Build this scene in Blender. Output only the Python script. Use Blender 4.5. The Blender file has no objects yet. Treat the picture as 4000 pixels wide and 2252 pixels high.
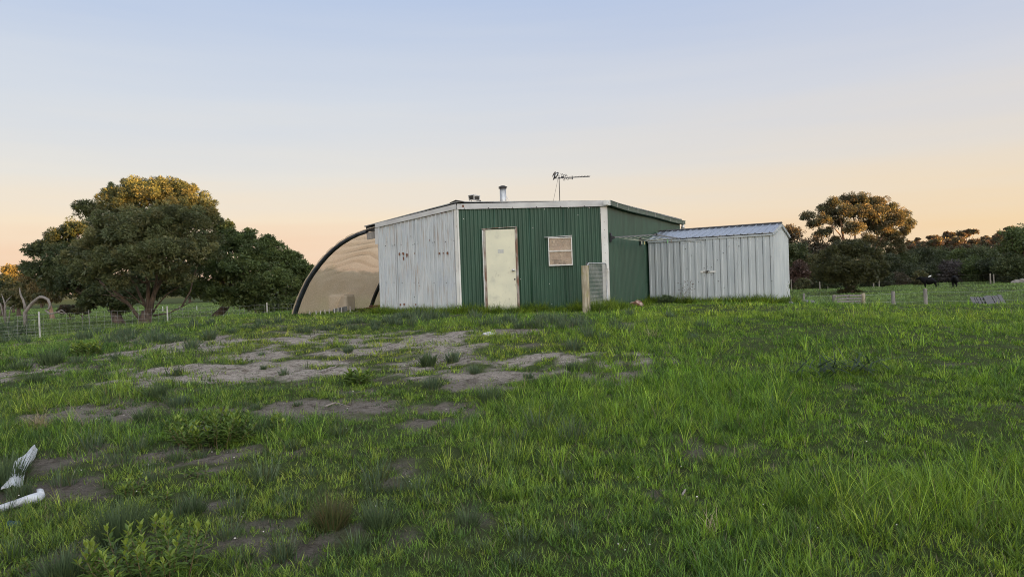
import bpy, bmesh, math, random
import numpy as np
from mathutils import Vector, Matrix

random.seed(7)
RNG = np.random.default_rng(11)
sc = bpy.context.scene
COL = sc.collection

# ------------------------------------------------------------------ camera
FPX = 2700.0                       # focal length in photo pixels (photo 4000 x 2252)
EYE = Vector((0.0, 0.0, 1.6))
PITCH, ROLL = math.radians(0.76), math.radians(2.0)
fwd = Vector((0, math.cos(PITCH), -math.sin(PITCH)))
rgt = Vector((math.cos(ROLL), 0, -math.sin(ROLL)))
rgt = (rgt - fwd * rgt.dot(fwd)).normalized()
upv = rgt.cross(fwd).normalized()
cam_d = bpy.data.cameras.new("camera")
cam_d.sensor_width = 36.0
cam_d.lens = 36.0 * FPX / 4000.0
cam_d.clip_end = 3000.0
cam = bpy.data.objects.new("camera", cam_d)
COL.objects.link(cam)
m3 = Matrix((rgt, upv, -fwd)).transposed()
cam.matrix_world = Matrix.Translation(EYE) @ m3.to_4x4()
sc.camera = cam

# ------------------------------------------------------------------ sky, sun
SUN_H = Vector((0.96, -0.28, 0.0)).normalized()      # low sun, right of and behind the camera
SUN_EL = math.radians(2.1)
SUN_DIR = (SUN_H * math.cos(SUN_EL) + Vector((0, 0, math.sin(SUN_EL)))).normalized()
world = bpy.data.worlds.new("World")
sc.world = world
world.use_nodes = True
wn, wl = world.node_tree.nodes, world.node_tree.links
wn.clear()
w_out = wn.new("ShaderNodeOutputWorld")
w_bg = wn.new("ShaderNodeBackground")
w_sky = wn.new("ShaderNodeTexSky")
w_sky.sky_type = 'NISHITA'
w_sky.sun_disc = False
w_sky.sun_elevation = SUN_EL
w_sky.sun_rotation = math.atan2(SUN_H.x, SUN_H.y)
w_sky.air_density = 1.0
w_sky.dust_density = 1.5
w_tc = wn.new("ShaderNodeTexCoord")
w_sep = wn.new("ShaderNodeSeparateXYZ")
wl.new(w_tc.outputs["Generated"], w_sep.inputs[0])


def lin(r, g, b):
    def f(c):
        c /= 255.0
        return c / 12.92 if c <= 0.04045 else ((c + 0.055) / 1.055) ** 2.4
    return (f(r), f(g), f(b), 1.0)


def wmath(op, a, b=None):
    n = wn.new("ShaderNodeMath")
    n.operation = op
    for i, v in enumerate((a, b)):
        if v is None:
            continue
        if isinstance(v, (int, float)):
            n.inputs[i].default_value = v
        else:
            wl.new(v, n.inputs[i])
    return n.outputs[0]


def ramp(stops):
    r = wn.new("ShaderNodeValToRGB")
    r.color_ramp.interpolation = 'EASE' if False else 'LINEAR'
    e = r.color_ramp.elements
    e[0].position, e[0].color = stops[0][0], stops[0][1]
    e[1].position, e[1].color = stops[-1][0], stops[-1][1]
    for p, c in stops[1:-1]:
        el = e.new(p)
        el.color = c
    return r


# thin uneven cloud veils tilt the elevation a little
w_map = wn.new("ShaderNodeMapping")
w_map.inputs["Scale"].default_value = (1.2, 1.2, 16.0)
wl.new(w_tc.outputs["Generated"], w_map.inputs[0])
w_noise = wn.new("ShaderNodeTexNoise")
w_noise.inputs["Scale"].default_value = 1.6
w_noise.inputs["Detail"].default_value = 4.0
wl.new(w_map.outputs[0], w_noise.inputs["Vector"])
nz = wmath('MULTIPLY', wmath('SUBTRACT', w_noise.outputs[0], 0.5), 0.085)
elev = wmath('ADD', w_sep.outputs["Z"], nz)
STOPS_L = [(0.0, lin(240, 198, 174)), (0.045, lin(249, 216, 188)), (0.09, lin(249, 230, 205)),
           (0.15, lin(234, 230, 224)), (0.24, lin(216, 222, 232)), (0.38, lin(189, 205, 233)),
           (0.65, lin(186, 192, 206)), (1.0, lin(176, 184, 200))]
STOPS_R = [(0.0, lin(247, 210, 163)), (0.045, lin(247, 220, 182)), (0.09, lin(241, 223, 199)),
           (0.15, lin(232, 223, 213)), (0.24, lin(215, 217, 226)), (0.38, lin(188, 202, 230)),
           (0.65, lin(186, 192, 206)), (1.0, lin(176, 184, 200))]
r_l, r_r = ramp(STOPS_L), ramp(STOPS_R)
wl.new(elev, r_l.inputs[0])
wl.new(elev, r_r.inputs[0])
side = wn.new("ShaderNodeMapRange")
side.inputs["From Min"].default_value = -0.2
side.inputs["From Max"].default_value = 0.6
wl.new(w_sep.outputs["X"], side.inputs["Value"])
w_mix = wn.new("ShaderNodeMix")
w_mix.data_type = 'RGBA'
wl.new(side.outputs[0], w_mix.inputs[0])
wl.new(r_l.outputs[0], w_mix.inputs[6])
wl.new(r_r.outputs[0], w_mix.inputs[7])
# the sky brightens towards the sunset side (behind the camera)
w_dot = wn.new("ShaderNodeVectorMath")
w_dot.operation = 'DOT_PRODUCT'
w_dot.inputs[1].default_value = (0.42, -0.82, 0.28)
wl.new(w_tc.outputs["Generated"], w_dot.inputs[0])
glow = wmath('MULTIPLY', wmath('POWER', wmath('MAXIMUM', w_dot.outputs["Value"], 0.0), 1.3), 4.0)
w_tint = wn.new("ShaderNodeVectorMath")
w_tint.operation = 'SCALE'
w_tint.inputs[0].default_value = (1.03, 1.0, 0.88)
wl.new(glow, w_tint.inputs["Scale"])
w_one = wn.new("ShaderNodeVectorMath")
w_one.operation = 'ADD'
w_one.inputs[1].default_value = (1.0, 1.0, 1.0)
wl.new(w_tint.outputs[0], w_one.inputs[0])
w_sc = wn.new("ShaderNodeVectorMath")
w_sc.operation = 'MULTIPLY'
wl.new(w_mix.outputs[2], w_sc.inputs[0])
wl.new(w_one.outputs[0], w_sc.inputs[1])
w_nsc = wn.new("ShaderNodeVectorMath")
w_nsc.operation = 'SCALE'
w_nsc.inputs["Scale"].default_value = 0.035
wl.new(w_sky.outputs[0], w_nsc.inputs[0])
w_sc2 = wn.new("ShaderNodeVectorMath")
w_sc2.operation = 'SCALE'
w_sc2.inputs["Scale"].default_value = 1.44
wl.new(w_sc.outputs[0], w_sc2.inputs[0])
w_add = wn.new("ShaderNodeVectorMath")
w_add.operation = 'ADD'
wl.new(w_nsc.outputs[0], w_add.inputs[0])
wl.new(w_sc2.outputs[0], w_add.inputs[1])
wl.new(w_add.outputs[0], w_bg.inputs["Color"])
w_bg.inputs["Strength"].default_value = 0.1
wl.new(w_bg.outputs[0], w_out.inputs[0])

sun_d = bpy.data.lights.new("sun", 'SUN')
sun_d.energy = 5.0
sun_d.angle = math.radians(0.5)
sun_d.color = (1.0, 0.50, 0.13)
sun = bpy.data.objects.new("sun", sun_d)
COL.objects.link(sun)
sun.location = SUN_DIR * 50
sun.rotation_euler = SUN_DIR.to_track_quat('Z', 'Y').to_euler()

sc.view_settings.view_transform = 'Standard'
sc.view_settings.look = 'None'
sc.view_settings.exposure = 2.7
sc.view_settings.gamma = 1.0
sc.cycles.use_denoising = True
sc.cycles.use_adaptive_sampling = False
sc.cycles.denoising_prefilter = 'NONE'
sc.cycles.filter_width = 1.0
sc.cycles.max_bounces = 8
sc.cycles.transparent_max_bounces = 16


# ------------------------------------------------------------------ maths helpers
def W(px, py, d):
    """the point seen at photo pixel (px, py) at depth d metres"""
    return EYE + (fwd + rgt * ((px - 2000) / FPX) + upv * ((1126 - py) / FPX)) * d


def vnoise(x, y, seed=0):
    x = np.asarray(x, float); y = np.asarray(y, float)
    xi, yi = np.floor(x).astype(np.int64), np.floor(y).astype(np.int64)
    xf, yf = x - xi, y - yi

    def hsh(i, j):
        n = (i * 374761393 + j * 668265263 + seed * 1442695041) & 0x7fffffff
        n = ((n ^ (n >> 13)) * 1274126177) & 0x7fffffff
        return ((n ^ (n >> 16)) & 0xffff) / 65535.0
    u, v = xf * xf * (3 - 2 * xf), yf * yf * (3 - 2 * yf)
    a, b, c, d = hsh(xi, yi), hsh(xi + 1, yi), hsh(xi, yi + 1), hsh(xi + 1, yi + 1)
    return (a * (1 - u) + b * u) * (1 - v) + (c * (1 - u) + d * u) * v


def fbm(x, y, seed=0, octv=4):
    s, a, f, t = 0, 0.5, 1.0, 0
    for o in range(octv):
        s = s + a * vnoise(np.asarray(x) * f, np.asarray(y) * f, seed + o * 17)
        t += a
        a *= 0.5
        f *= 2.03
    return s / t


def sst(a, b, x):
    t = np.clip((np.asarray(x, float) - a) / (b - a), 0, 1)
    return t * t * (3 - 2 * t)


def H(x, y):
    """height of the ground"""
    x = np.asarray(x, float); y = np.asarray(y, float)
    rise = 0.74 * sst(2.5, 15.0, y)
    low = -0.4 - 0.38 * sst(-5, 25, x)
    rise = rise * (1 - 0.20 * sst(5.0, 9.0, x) - 0.14 * sst(8.5, 13, x))
    ye = 23.0 - 6.3 * sst(6.5, 9.5, x)
    s = sst(-24, -6.5, x) * (1 - sst(ye, ye + 12, y))
    s = np.where(y < 8, 1 - (1 - s) * sst(2, 8, y), s)
    h = low + (rise - low) * s
    h = h + (fbm(x * 0.35, y * 0.35, 3, 3) - 0.5) * 0.16 * sst(2, 6, y)
    hill = 6.5 * sst(118, 200, y) * sst(0.50, 0.75, x / np.maximum(y, 1.0)) + 1.5 * sst(150, 260, y)
    return h + hill


def Hf(x, y):
    return float(H(np.array([x]), np.array([y]))[0])


_ds = np.exp(np.linspace(math.log(2.2), math.log(160), 1500))


def G(px, py):
    """the point of the ground seen at a photo pixel"""
    a = fwd + rgt * ((px - 2000) / FPX) + upv * ((1126 - py) / FPX)
    zz = EYE.z + a.z * _ds - H(a.x * _ds, a.y * _ds)
    k = int(np.argmax(zz < 0)) if (zz < 0).any() else len(_ds) - 1
    d = _ds[k]
    return Vector((a.x * d, a.y * d, Hf(a.x * d, a.y * d)))


def depth(p):
    return (Vector(p) - EYE).dot(fwd)


# ------------------------------------------------------------------ materials
def nodes_of(m):
    m.use_nodes = True
    nt = m.node_tree
    return nt, nt.nodes, nt.links


def mat(name, c1, c2=None, rough=0.7, metal=0.0, scale=6.0, stretch=(1, 1, 1), lo=0.35, hi=0.65, bump=0.0, bscale=None, detail=5.0,
        spec=0.5, coat=None):
    m = bpy.data.materials.new(name)
    nt, N, L = nodes_of(m)
    bs = N["Principled BSDF"]
    bs.inputs["Roughness"].default_value = rough
    bs.inputs["Metallic"].default_value = metal
    bs.inputs["Specular IOR Level"].default_value = spec
    tc = N.new("ShaderNodeTexCoord")
    mp = N.new("ShaderNodeMapping")
    mp.inputs["Scale"].default_value = stretch
    L.new(tc.outputs["Object"], mp.inputs[0])
    nz = N.new("ShaderNodeTexNoise")
    nz.inputs["Scale"].default_value = scale
    nz.inputs["Detail"].default_value = detail
    L.new(mp.outputs[0], nz.inputs["Vector"])
    mr = N.new("ShaderNodeMapRange")
    mr.inputs["From Min"].default_value = lo
    mr.inputs["From Max"].default_value = hi
    L.new(nz.outputs[0], mr.inputs["Value"])
    mx = N.new("ShaderNodeMix")
    mx.data_type = 'RGBA'
    mx.inputs[6].default_value = (*c1, 1)
    mx.inputs[7].default_value = (*(c2 or [c * 0.75 for c in c1]), 1)
    L.new(mr.outputs[0], mx.inputs[0])
    L.new(mx.outputs[2], bs.inputs["Base Color"])
    if bump:
        nb = N.new("ShaderNodeTexNoise")
        nb.inputs["Scale"].default_value = bscale or scale * 4
        nb.inputs["Detail"].default_value = 6.0
        L.new(mp.outputs[0], nb.inputs["Vector"])
        bp = N.new("ShaderNodeBump")
        bp.inputs["Strength"].default_value = bump
        bp.inputs["Distance"].default_value = 0.02
        L.new(nb.outputs[0], bp.inputs["Height"])
        L.new(bp.outputs[0], bs.inputs["Normal"])
    m["mix_node"] = mx.name
    return m


def add_layer(m, col, scale, stretch, lo, hi, seedloc=(0, 0, 0), detail=6.0, fac=1.0):
    """one more stain or wear layer over the base colour"""
    nt, N, L = nodes_of(m)
    bs = N["Principled BSDF"]
    src = bs.inputs["Base Color"].links[0].from_socket
    tc = N.new("ShaderNodeTexCoord")
    mp = N.new("ShaderNodeMapping")
    mp.inputs["Scale"].default_value = stretch
    mp.inputs["Location"].default_value = seedloc
    L.new(tc.outputs["Object"], mp.inputs[0])
    nz = N.new("ShaderNodeTexNoise")
    nz.inputs["Scale"].default_value = scale
    nz.inputs["Detail"].default_value = detail
    nz.inputs["Roughness"].default_value = 0.65
    L.new(mp.outputs[0], nz.inputs["Vector"])
    mr = N.new("ShaderNodeMapRange")
    mr.inputs["From Min"].default_value = lo
    mr.inputs["From Max"].default_value = hi
    mr.inputs["To Max"].default_value = fac
    L.new(nz.outputs[0], mr.inputs["Value"])
    mx = N.new("ShaderNodeMix")
    mx.data_type = 'RGBA'
    L.new(mr.outputs[0], mx.inputs[0])
    L.new(src, mx.inputs[6])
    mx.inputs[7].default_value = (*col, 1)
    L.new(mx.outputs[2], bs.inputs["Base Color"])
    return m


def leaf_mat(name, rough=0.5, trans=0.3, spec=0.4):
    """leaf colour comes from each leaf's own colour attribute"""
    m = bpy.data.materials.new(name)
    nt, N, L = nodes_of(m)
    bs = N["Principled BSDF"]
    out = N["Material Output"]
    at = N.new("ShaderNodeAttribute")
    at.attribute_name = "col"
    bs.inputs["Roughness"].default_value = rough
    bs.inputs["Specular IOR Level"].default_value = spec
    L.new(at.outputs["Color"], bs.inputs["Base Color"])
    tr = N.new("ShaderNodeBsdfTranslucent")
    L.new(at.outputs["Color"], tr.inputs["Color"])
    mx = N.new("ShaderNodeMixShader")
    mx.inputs[0].default_value = trans
    L.new(bs.outputs[0], mx.inputs[1])
    L.new(tr.outputs[0], mx.inputs[2])
    L.new(mx.outputs[0], out.inputs[0])
    return m


M = {}
M['leaf'] = leaf_mat("foliage")
M['grass'] = leaf_mat("grass_blades", 0.5, 0.35, 0.35)
M['bark'] = mat("bark", (0.13, 0.092, 0.066), (0.045, 0.033, 0.026), 0.9, 0, 5, (3, 3, 0.7), 0.3, 0.7, 0.8, 14)
M['bark_pale'] = mat("pale_bark", (0.36, 0.24, 0.16), (0.17, 0.10, 0.07), 0.85, 0, 4, (2, 2, 0.6), 0.3, 0.7, 0.5, 12)
M['deadwood'] = mat("bleached_wood", (0.27, 0.235, 0.205), (0.13, 0.11, 0.095), 0.85, 0, 5, (3, 3, 1), 0.3, 0.7, 0.5, 20)
M['grey_wood'] = mat("weathered_timber", (0.30, 0.27, 0.24), (0.15, 0.135, 0.12), 0.9, 0, 7, (4, 4, 0.6), 0.3, 0.7, 0.6, 20)
M['wire'] = mat("dull_fence_wire", (0.40, 0.40, 0.39), (0.30, 0.30, 0.29), 0.5, 0.3, 10)
M['post_dim'] = mat("grey_post_timber", (0.25, 0.225, 0.18), (0.15, 0.13, 0.10), 0.9, 0, 6, (5, 5, 0.45))
M['dull_steel'] = mat("dull_grey_tube", (0.20, 0.20, 0.21), (0.14, 0.14, 0.15), 0.5, 0.3, 10)
M['dark_wood'] = mat("dark_weathered_timber", (0.15, 0.145, 0.14), (0.075, 0.07, 0.065), 0.9, 0, 7, (4, 4, 0.6), 0.3, 0.7, 0.6, 20)
M['post_wood'] = mat("old_post_timber", (0.44, 0.38, 0.28), (0.22, 0.18, 0.12), 0.9, 0, 6, (5, 5, 0.45), 0.35, 0.65, 0.8, 14)
add_layer(M['post_wood'], (0.25, 0.23, 0.10), 5, (3, 3, 1), 0.52, 0.66)
M['white_wall'] = mat("white_painted_steel", (0.50, 0.515, 0.515), (0.42, 0.445, 0.455), 0.5, 0.0, 3, (1.5, 1.5, 0.5), 0.35, 0.7, 0.05, 9)
add_layer(M['white_wall'], (0.30, 0.21, 0.15), 12, (2.2, 2.2, 0.10), 0.53, 0.70, (3, 1, 0), fac=0.85)
add_layer(M['white_wall'], (0.40, 0.43, 0.47), 3, (1, 1, 0.5), 0.55, 0.72, (7, 1, 0), fac=0.8)
M['green_wall'] = mat("green_painted_steel", (0.018, 0.062, 0.035), (0.013, 0.046, 0.026), 0.45, 0.0, 2, (1.5, 1.5, 0.3), 0.35, 0.65, 0.03, 7)
add_layer(M['green_wall'], (0.036, 0.084, 0.054), 7, (3, 3, 0.12), 0.50, 0.72, (1, 5, 0), fac=.7)
add_layer(M['green_wall'], (0.14, 0.20, 0.16), 16, (2, 2, 0.5), 0.71, 0.76, (2, 5, 0))
M['rust'] = mat("rust", (0.20, 0.075, 0.03), (0.09, 0.035, 0.02), 0.9, 0, 18, (1, 1, 1), 0.3, 0.7, 0.3)
M['screw'] = mat("screw_heads", (0.06, 0.055, 0.05), None, 0.6, 0.3)
M['fascia'] = mat("grey_white_flashing", (0.48, 0.47, 0.45), (0.38, 0.37, 0.36), 0.55, 0.0, 2.2, (1, 1, 1), 0.35, 0.65, 0.1, 6)
add_layer(M['fascia'], (0.26, 0.19, 0.15), 5, (1, 1, 1), 0.66, 0.78)
M['trim'] = mat("white_corner_flashing", (0.62, 0.61, 0.57), (0.48, 0.46, 0.42), 0.55, 0.0, 3, (1, 1, 0.5), 0.35, 0.7, 0.15, 5)
add_layer(M['trim'], (0.22, 0.13, 0.08), 8, (1.5, 1.5, 0.4), 0.63, 0.76, (4, 4, 0))
M['roof'] = mat("roof_sheet", (0.30, 0.31, 0.31), (0.20, 0.20, 0.20), 0.5, 0.4, 3)
M['gutter'] = mat("green_gutter", (0.045, 0.085, 0.065), (0.03, 0.055, 0.045), 0.45, 0.0, 4)
M['door'] = mat("cream_door_paint", (0.60, 0.57, 0.42), (0.51, 0.49, 0.37), 0.45, 0.0, 2.5, (1, 1, 1), 0.3, 0.7, 0.03, 8)
add_layer(M['door'], (0.34, 0.33, 0.27), 4, (1, 1, 1), 0.56, 0.74, (1, 2, 6), fac=0.6)
add_layer(M['door'], (0.24, 0.20, 0.15), 9, (1.5, 1.5, .5), 0.62, 0.72, (5, 2, 6), fac=0.5)
M['rusty_frame'] = mat("rusty_frame_steel", (0.16, 0.085, 0.055), (0.34, 0.31, 0.27), 0.8, 0.1, 7, (1, 1, 0.4), 0.4, 0.6, 0.3)
M['alu'] = mat("aluminium_frame", (0.62, 0.61, 0.58), (0.52, 0.50, 0.47), 0.4, 0.3, 8)
M['steel'] = mat("galvanised_steel", (0.50, 0.50, 0.49), (0.38, 0.38, 0.38), 0.42, 0.6, 10)
M['dark_steel'] = mat("dark_metal", (0.055, 0.052, 0.05), (0.09, 0.08, 0.07), 0.55, 0.4, 12)
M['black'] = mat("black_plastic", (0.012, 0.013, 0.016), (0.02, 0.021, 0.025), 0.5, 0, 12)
M['blackpoly'] = mat("black_poly_pipe", (0.014, 0.018, 0.024), (0.03, 0.035, 0.042), 0.38, 0, 9)
M['zinc'] = mat("zincalume_sheet", (0.45, 0.475, 0.475), (0.355, 0.385, 0.395), 0.5, 0.15, 2.5, (1.5, 1.5, 0.35), 0.35, 0.65, 0.03, 5)
add_layer(M['zinc'], (0.40, 0.37, 0.32), 9, (1.5, 1.5, 0.15), 0.60, 0.76, (6, 1, 0), fac=0.55)
M['zinc_roof'] = mat("zincalume_roof", (0.42, 0.45, 0.50), (0.36, 0.39, 0.44), 0.32, 0.6, 3)
M['groove'] = mat("sheet_lap_edge", (0.10, 0.115, 0.12), None, 0.6, 0.2)
M['white_plastic'] = mat("white_plastic", (0.50, 0.51, 0.53), (0.33, 0.33, 0.33), 0.45, 0, 9, (1, 1, 1), 0.4, 0.7, 1.0, 22)
M['cream_plastic'] = mat("cream_plastic", (0.52, 0.45, 0.36), (0.43, 0.37, 0.29), 0.5, 0, 3)
M['concrete'] = mat("concrete", (0.19, 0.19, 0.185), (0.12, 0.12, 0.115), 0.9, 0, 8, bump=0.3)
M['rockpot'] = mat("mottled_stone", (0.46, 0.34, 0.27), (0.16, 0.07, 0.05), 0.85, 0, 9, (1, 1, 1), 0.46, 0.56, 0.5)
M['hide'] = mat("black_cowhide", (0.004, 0.004, 0.0045), (0.007, 0.0065, 0.0065), 0.7, 0, 4, spec=0.12)
M['horn'] = mat("hoof", (0.03, 0.027, 0.024), None, 0.6)
M['white_feather'] = mat("white_feathers", (0.75, 0.74, 0.70), None, 0.8)
M['black_feather'] = mat("black_feathers", (0.012, 0.012, 0.014), None, 0.5)
M['grey_feather'] = mat("grey_brown_feathers", (0.10, 0.085, 0.075), None, 0.7)
M['blue_plastic'] = mat("faded_blue_plastic", (0.02, 0.075, 0.095), (0.015, 0.05, 0.06), 0.5)
M['litter'] = mat("white_paper", (0.48, 0.47, 0.46), None, 0.7)
M['pebble'] = mat("shell_grit", (0.62, 0.58, 0.52), (0.40, 0.35, 0.30), 0.8, 0, 30)
M['peg'] = mat("peg_plastic", (0.62, 0.60, 0.30), (0.35, 0.5, 0.3), 0.5, 0, 3)
M['line'] = mat("clothes_line_cord", (0.55, 0.55, 0.42), None, 0.6)
M['brick'] = mat("red_brown_brick", (0.16, 0.07, 0.045), (0.10, 0.05, 0.035), 0.9, 0, 12)

# window glass: thin clear pane with a film of dust
g = bpy.data.materials.new("window_glass")
nt, N, L = nodes_of(g)
bs = N["Principled BSDF"]
bs.inputs["Base Color"].default_value = (0.30, 0.25, 0.20, 1)
bs.inputs["Roughness"].default_value = 0.08
bs.inputs["Specular IOR Level"].default_value = 0.9
tp = N.new("ShaderNodeBsdfTransparent")
tc = N.new("ShaderNodeTexCoord")
nz = N.new("ShaderNodeTexNoise")
nz.inputs["Scale"].default_value = 7
nz.inputs["Detail"].default_value = 7
nz.inputs["Roughness"].default_value = 0.7
L.new(tc.outputs["Object"], nz.inputs["Vector"])
mr = N.new("ShaderNodeMapRange")
mr.inputs["From Min"].default_value = 0.42
mr.inputs["From Max"].default_value = 0.66
mr.inputs["To Min"].default_value = 0.80
mr.inputs["To Max"].default_value = 0.42
L.new(nz.outputs[0], mr.inputs["Value"])
m1 = N.new("ShaderNodeMixShader")
L.new(mr.outputs[0], m1.inputs[0])
L.new(bs.outputs[0], m1.inputs[1])
L.new(tp.outputs[0], m1.inputs[2])
L.new(m1.outputs[0], N["Material Output"].inputs[0])
M['glass'] = g
M['reflection_plate'] = mat("tan_reflection", (0.34, 0.26, 0.21), (0.27, 0.195, 0.15), 0.8, 0, 3)  # tan reflection in the window panes, put into the base colour
M['win_frame'] = mat("window_frame_metal", (0.58, 0.57, 0.54), (0.47, 0.46, 0.44), 0.45, 0.2, 8)

# shade cloth: woven, lets part of the view and the light through
c = bpy.data.materials.new("tan_shade_cloth")
nt, N, L = nodes_of(c)
bs = N["Principled BSDF"]
tc = N.new("ShaderNodeTexCoord")
nz = N.new("ShaderNodeTexNoise")
nz.inputs["Scale"].default_value = 2.2
nz.inputs["Detail"].default_value = 5
L.new(tc.outputs["Object"], nz.inputs["Vector"])
rp = N.new("ShaderNodeValToRGB")
rp.color_ramp.elements[0].position, rp.color_ramp.elements[0].color = 0.35, (0.86, 0.65, 0.42, 1)
rp.color_ramp.elements[1].position, rp.color_ramp.elements[1].color = 0.7, (0.92, 0.72, 0.49, 1)
L.new(nz.outputs[0], rp.inputs[0])
bs.inputs["Roughness"].default_value = 0.9
bs.inputs["Specular IOR Level"].default_value = 0.1
wv = N.new("ShaderNodeTexNoise")
wv.inputs["Scale"].default_value = 26
wv.inputs["Detail"].default_value = 7
wv.inputs["Roughness"].default_value = 0.8
L.new(tc.outputs["Object"], wv.inputs["Vector"])
wm_ = N.new("ShaderNodeMapRange")
wm_.inputs["From Min"].default_value = 0.35
wm_.inputs["From Max"].default_value = 0.65
wm_.inputs["To Min"].default_value = 0.66
wm_.inputs["To Max"].default_value = 1.0
L.new(wv.outputs[0], wm_.inputs["Value"])
ws_ = N.new("ShaderNodeVectorMath")
ws_.operation = 'SCALE'
L.new(rp.outputs[0], ws_.inputs[0])
L.new(wm_.outputs[0], ws_.inputs["Scale"])
L.new(ws_.outputs[0], bs.inputs["Base Color"])
tl = N.new("ShaderNodeBsdfTranslucent")
L.new(ws_.outputs[0], tl.inputs["Color"])
tp = N.new("ShaderNodeBsdfTransparent")
tp.inputs["Color"].default_value = (0.95, 0.88, 0.8, 1)
m1 = N.new("ShaderNodeMixShader")
m1.inputs[0].default_value = 0.72
L.new(bs.outputs[0], m1.inputs[1])
L.new(tl.outputs[0], m1.inputs[2])
m2 = N.new("ShaderNodeMixShader")
m2.inputs[0].default_value = 0.24
L.new(m1.outputs[0], m2.inputs[1])
L.new(tp.outputs[0], m2.inputs[2])
L.new(m2.outputs[0], N["Material Output"].inputs[0])
M['cloth'] = c


# ------------------------------------------------------------------ mesh helpers
class MB:
    """collects shapes that become ONE mesh object; vertices are in world space"""

    def __init__(s):
        s.v, s.f, s.mi = [], [], []

    def add(s, vs, fs, mi=0):
        o = len(s.v)
        s.v += [tuple(v) for v in vs]
        for f in fs:
            s.f.append(tuple(i + o for i in f))
            s.mi.append(mi)
        return s

    def box(s, c, size, ax=None, mi=0, bev=0.0):
        """box with centre c, full size, axes ax (3 unit vectors)"""
        c = Vector(c)
        ax = ax or (Vector((1, 0, 0)), Vector((0, 1, 0)), Vector((0, 0, 1)))
        hx, hy, hz = [k / 2 for k in size]
        vs = []
        for z in (-hz, hz):
            for x, y in ((-hx, -hy), (hx, -hy), (hx, hy), (-hx, hy)):
                vs.append(c + ax[0] * x + ax[1] * y + ax[2] * z)
        s.add(vs, [(3, 2, 1, 0), (4, 5, 6, 7), (0, 1, 5, 4), (1, 2, 6, 5), (2, 3, 7, 6), (3, 0, 4, 7)], mi)
        return s

    def bar(s, a, b, w, t, up=None, mi=0):
        """rectangular bar from a to b, width w sideways and t along up"""
        a, b = Vector(a), Vector(b)
        d = (b - a)
        L_ = d.length
        d.normalize()
        up = Vector(up) if up is not None else (Vector((0, 0, 1)) if abs(d.z) < 0.9 else Vector((0, 1, 0)))
        sd = d.cross(up).normalized()
        u2 = sd.cross(d).normalized()
        return s.box((a + b) / 2, (L_, w, t), (d, sd, u2), mi)

    def tube(s, pts, rad, n=8, mi=0, cap=True):
        pts = [Vector(p) for p in pts]
        if not hasattr(rad, '__len__'):
            rad = [rad] * len(pts)
        vs, fs = [], []
        ref = None
        for i, p in enumerate(pts):
            d = (pts[min(i + 1, len(pts) - 1)] - pts[max(i - 1, 0)]).normalized()
            if ref is None:
                ref = d.orthogonal().normalized()
            ref = (ref - d * ref.dot(d))
            if ref.length < 1e-5:
                ref = d.orthogonal()
            ref.normalize()
            bn = d.cross(ref)
            for k in range(n):
                a = 2 * math.pi * k / n
                vs.append(p + (ref * math.cos(a) + bn * math.sin(a)) * rad[i])
        for i in range(len(pts) - 1):
            for k in range(n):
                a, b = i * n + k, i * n + (k + 1) % n
                fs.append((a, b, b + n, a + n))
        if cap:
            fs.append(tuple(reversed(range(n))))
            fs.append(tuple(range((len(pts) - 1) * n, len(pts) * n)))
        return s.add(vs, fs, mi)

    def lathe(s, base, prof, n=20, mi=0):
        base = Vector(base)
        vs, fs = [], []
        for r, z in prof:
            for k in range(n):
                a = 2 * math.pi * k / n
                vs.append(base + Vector((r * math.cos(a), r * math.sin(a), z)))
        for i in range(len(prof) - 1):
            for k in range(n):
                a, b = i * n + k, i * n + (k + 1) % n
                fs.append((a, b, b + n, a + n))
        fs.append(tuple(reversed(range(n))))
        fs.append(tuple(range((len(prof) - 1) * n, len(prof) * n)))
        return s.add(vs, fs, mi)

    def blob(s, c, r, seed=0, rough=0.25, nu=14, nv=9, mi=0):
        """lumpy stone-like ball"""
        c = Vector(c)
        rr = random.Random(seed)
        off = rr.uniform(0, 50)
        vs, fs = [], []
        for j in range(nv + 1):
            th = math.pi * j / nv
            for i in range(nu):
                ph = 2 * math.pi * i / nu
                dx, dy, dz = math.sin(th) * math.cos(ph), math.sin(th) * math.sin(ph), math.cos(th)
                k = 1 + rough * 2 * (float(vnoise(dx * 1.7 + off + dz, dy * 1.7 + off - dz * 0.7)) - 0.5)
                vs.append(c + Vector((dx * r[0] * k, dy * r[1] * k, dz * r[2] * k)))
        for j in range(nv):
            for i in range(nu):
                a, b = j * nu + i, j * nu + (i + 1) % nu
                fs.append((a, a + nu, b + nu, b))
        return s.add(vs, fs, mi)

    def build(s, name, mats, parent=None, smooth=False):
        me = bpy.data.meshes.new(name)
        off = Vector((0, 0, 0))
        p = parent
        while p is not None:
            off += p.location
            p = p.parent
        vs = [(v[0] - off.x, v[1] - off.y, v[2] - off.z) for v in s.v]
        me.from_pydata(vs, [], s.f)
        if not isinstance(mats, (list, tuple)):
            mats = [mats]
        for m in mats:
            me.materials.append(m)
        me.polygons.foreach_set("material_index", s.mi)
        if smooth:
            me.polygons.foreach_set("use_smooth", [True] * len(s.f))
        me.update()
        o = bpy.data.objects.new(name, me)
        COL.objects.link(o)
        if parent is not None:
            o.parent = parent
        return o


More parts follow.
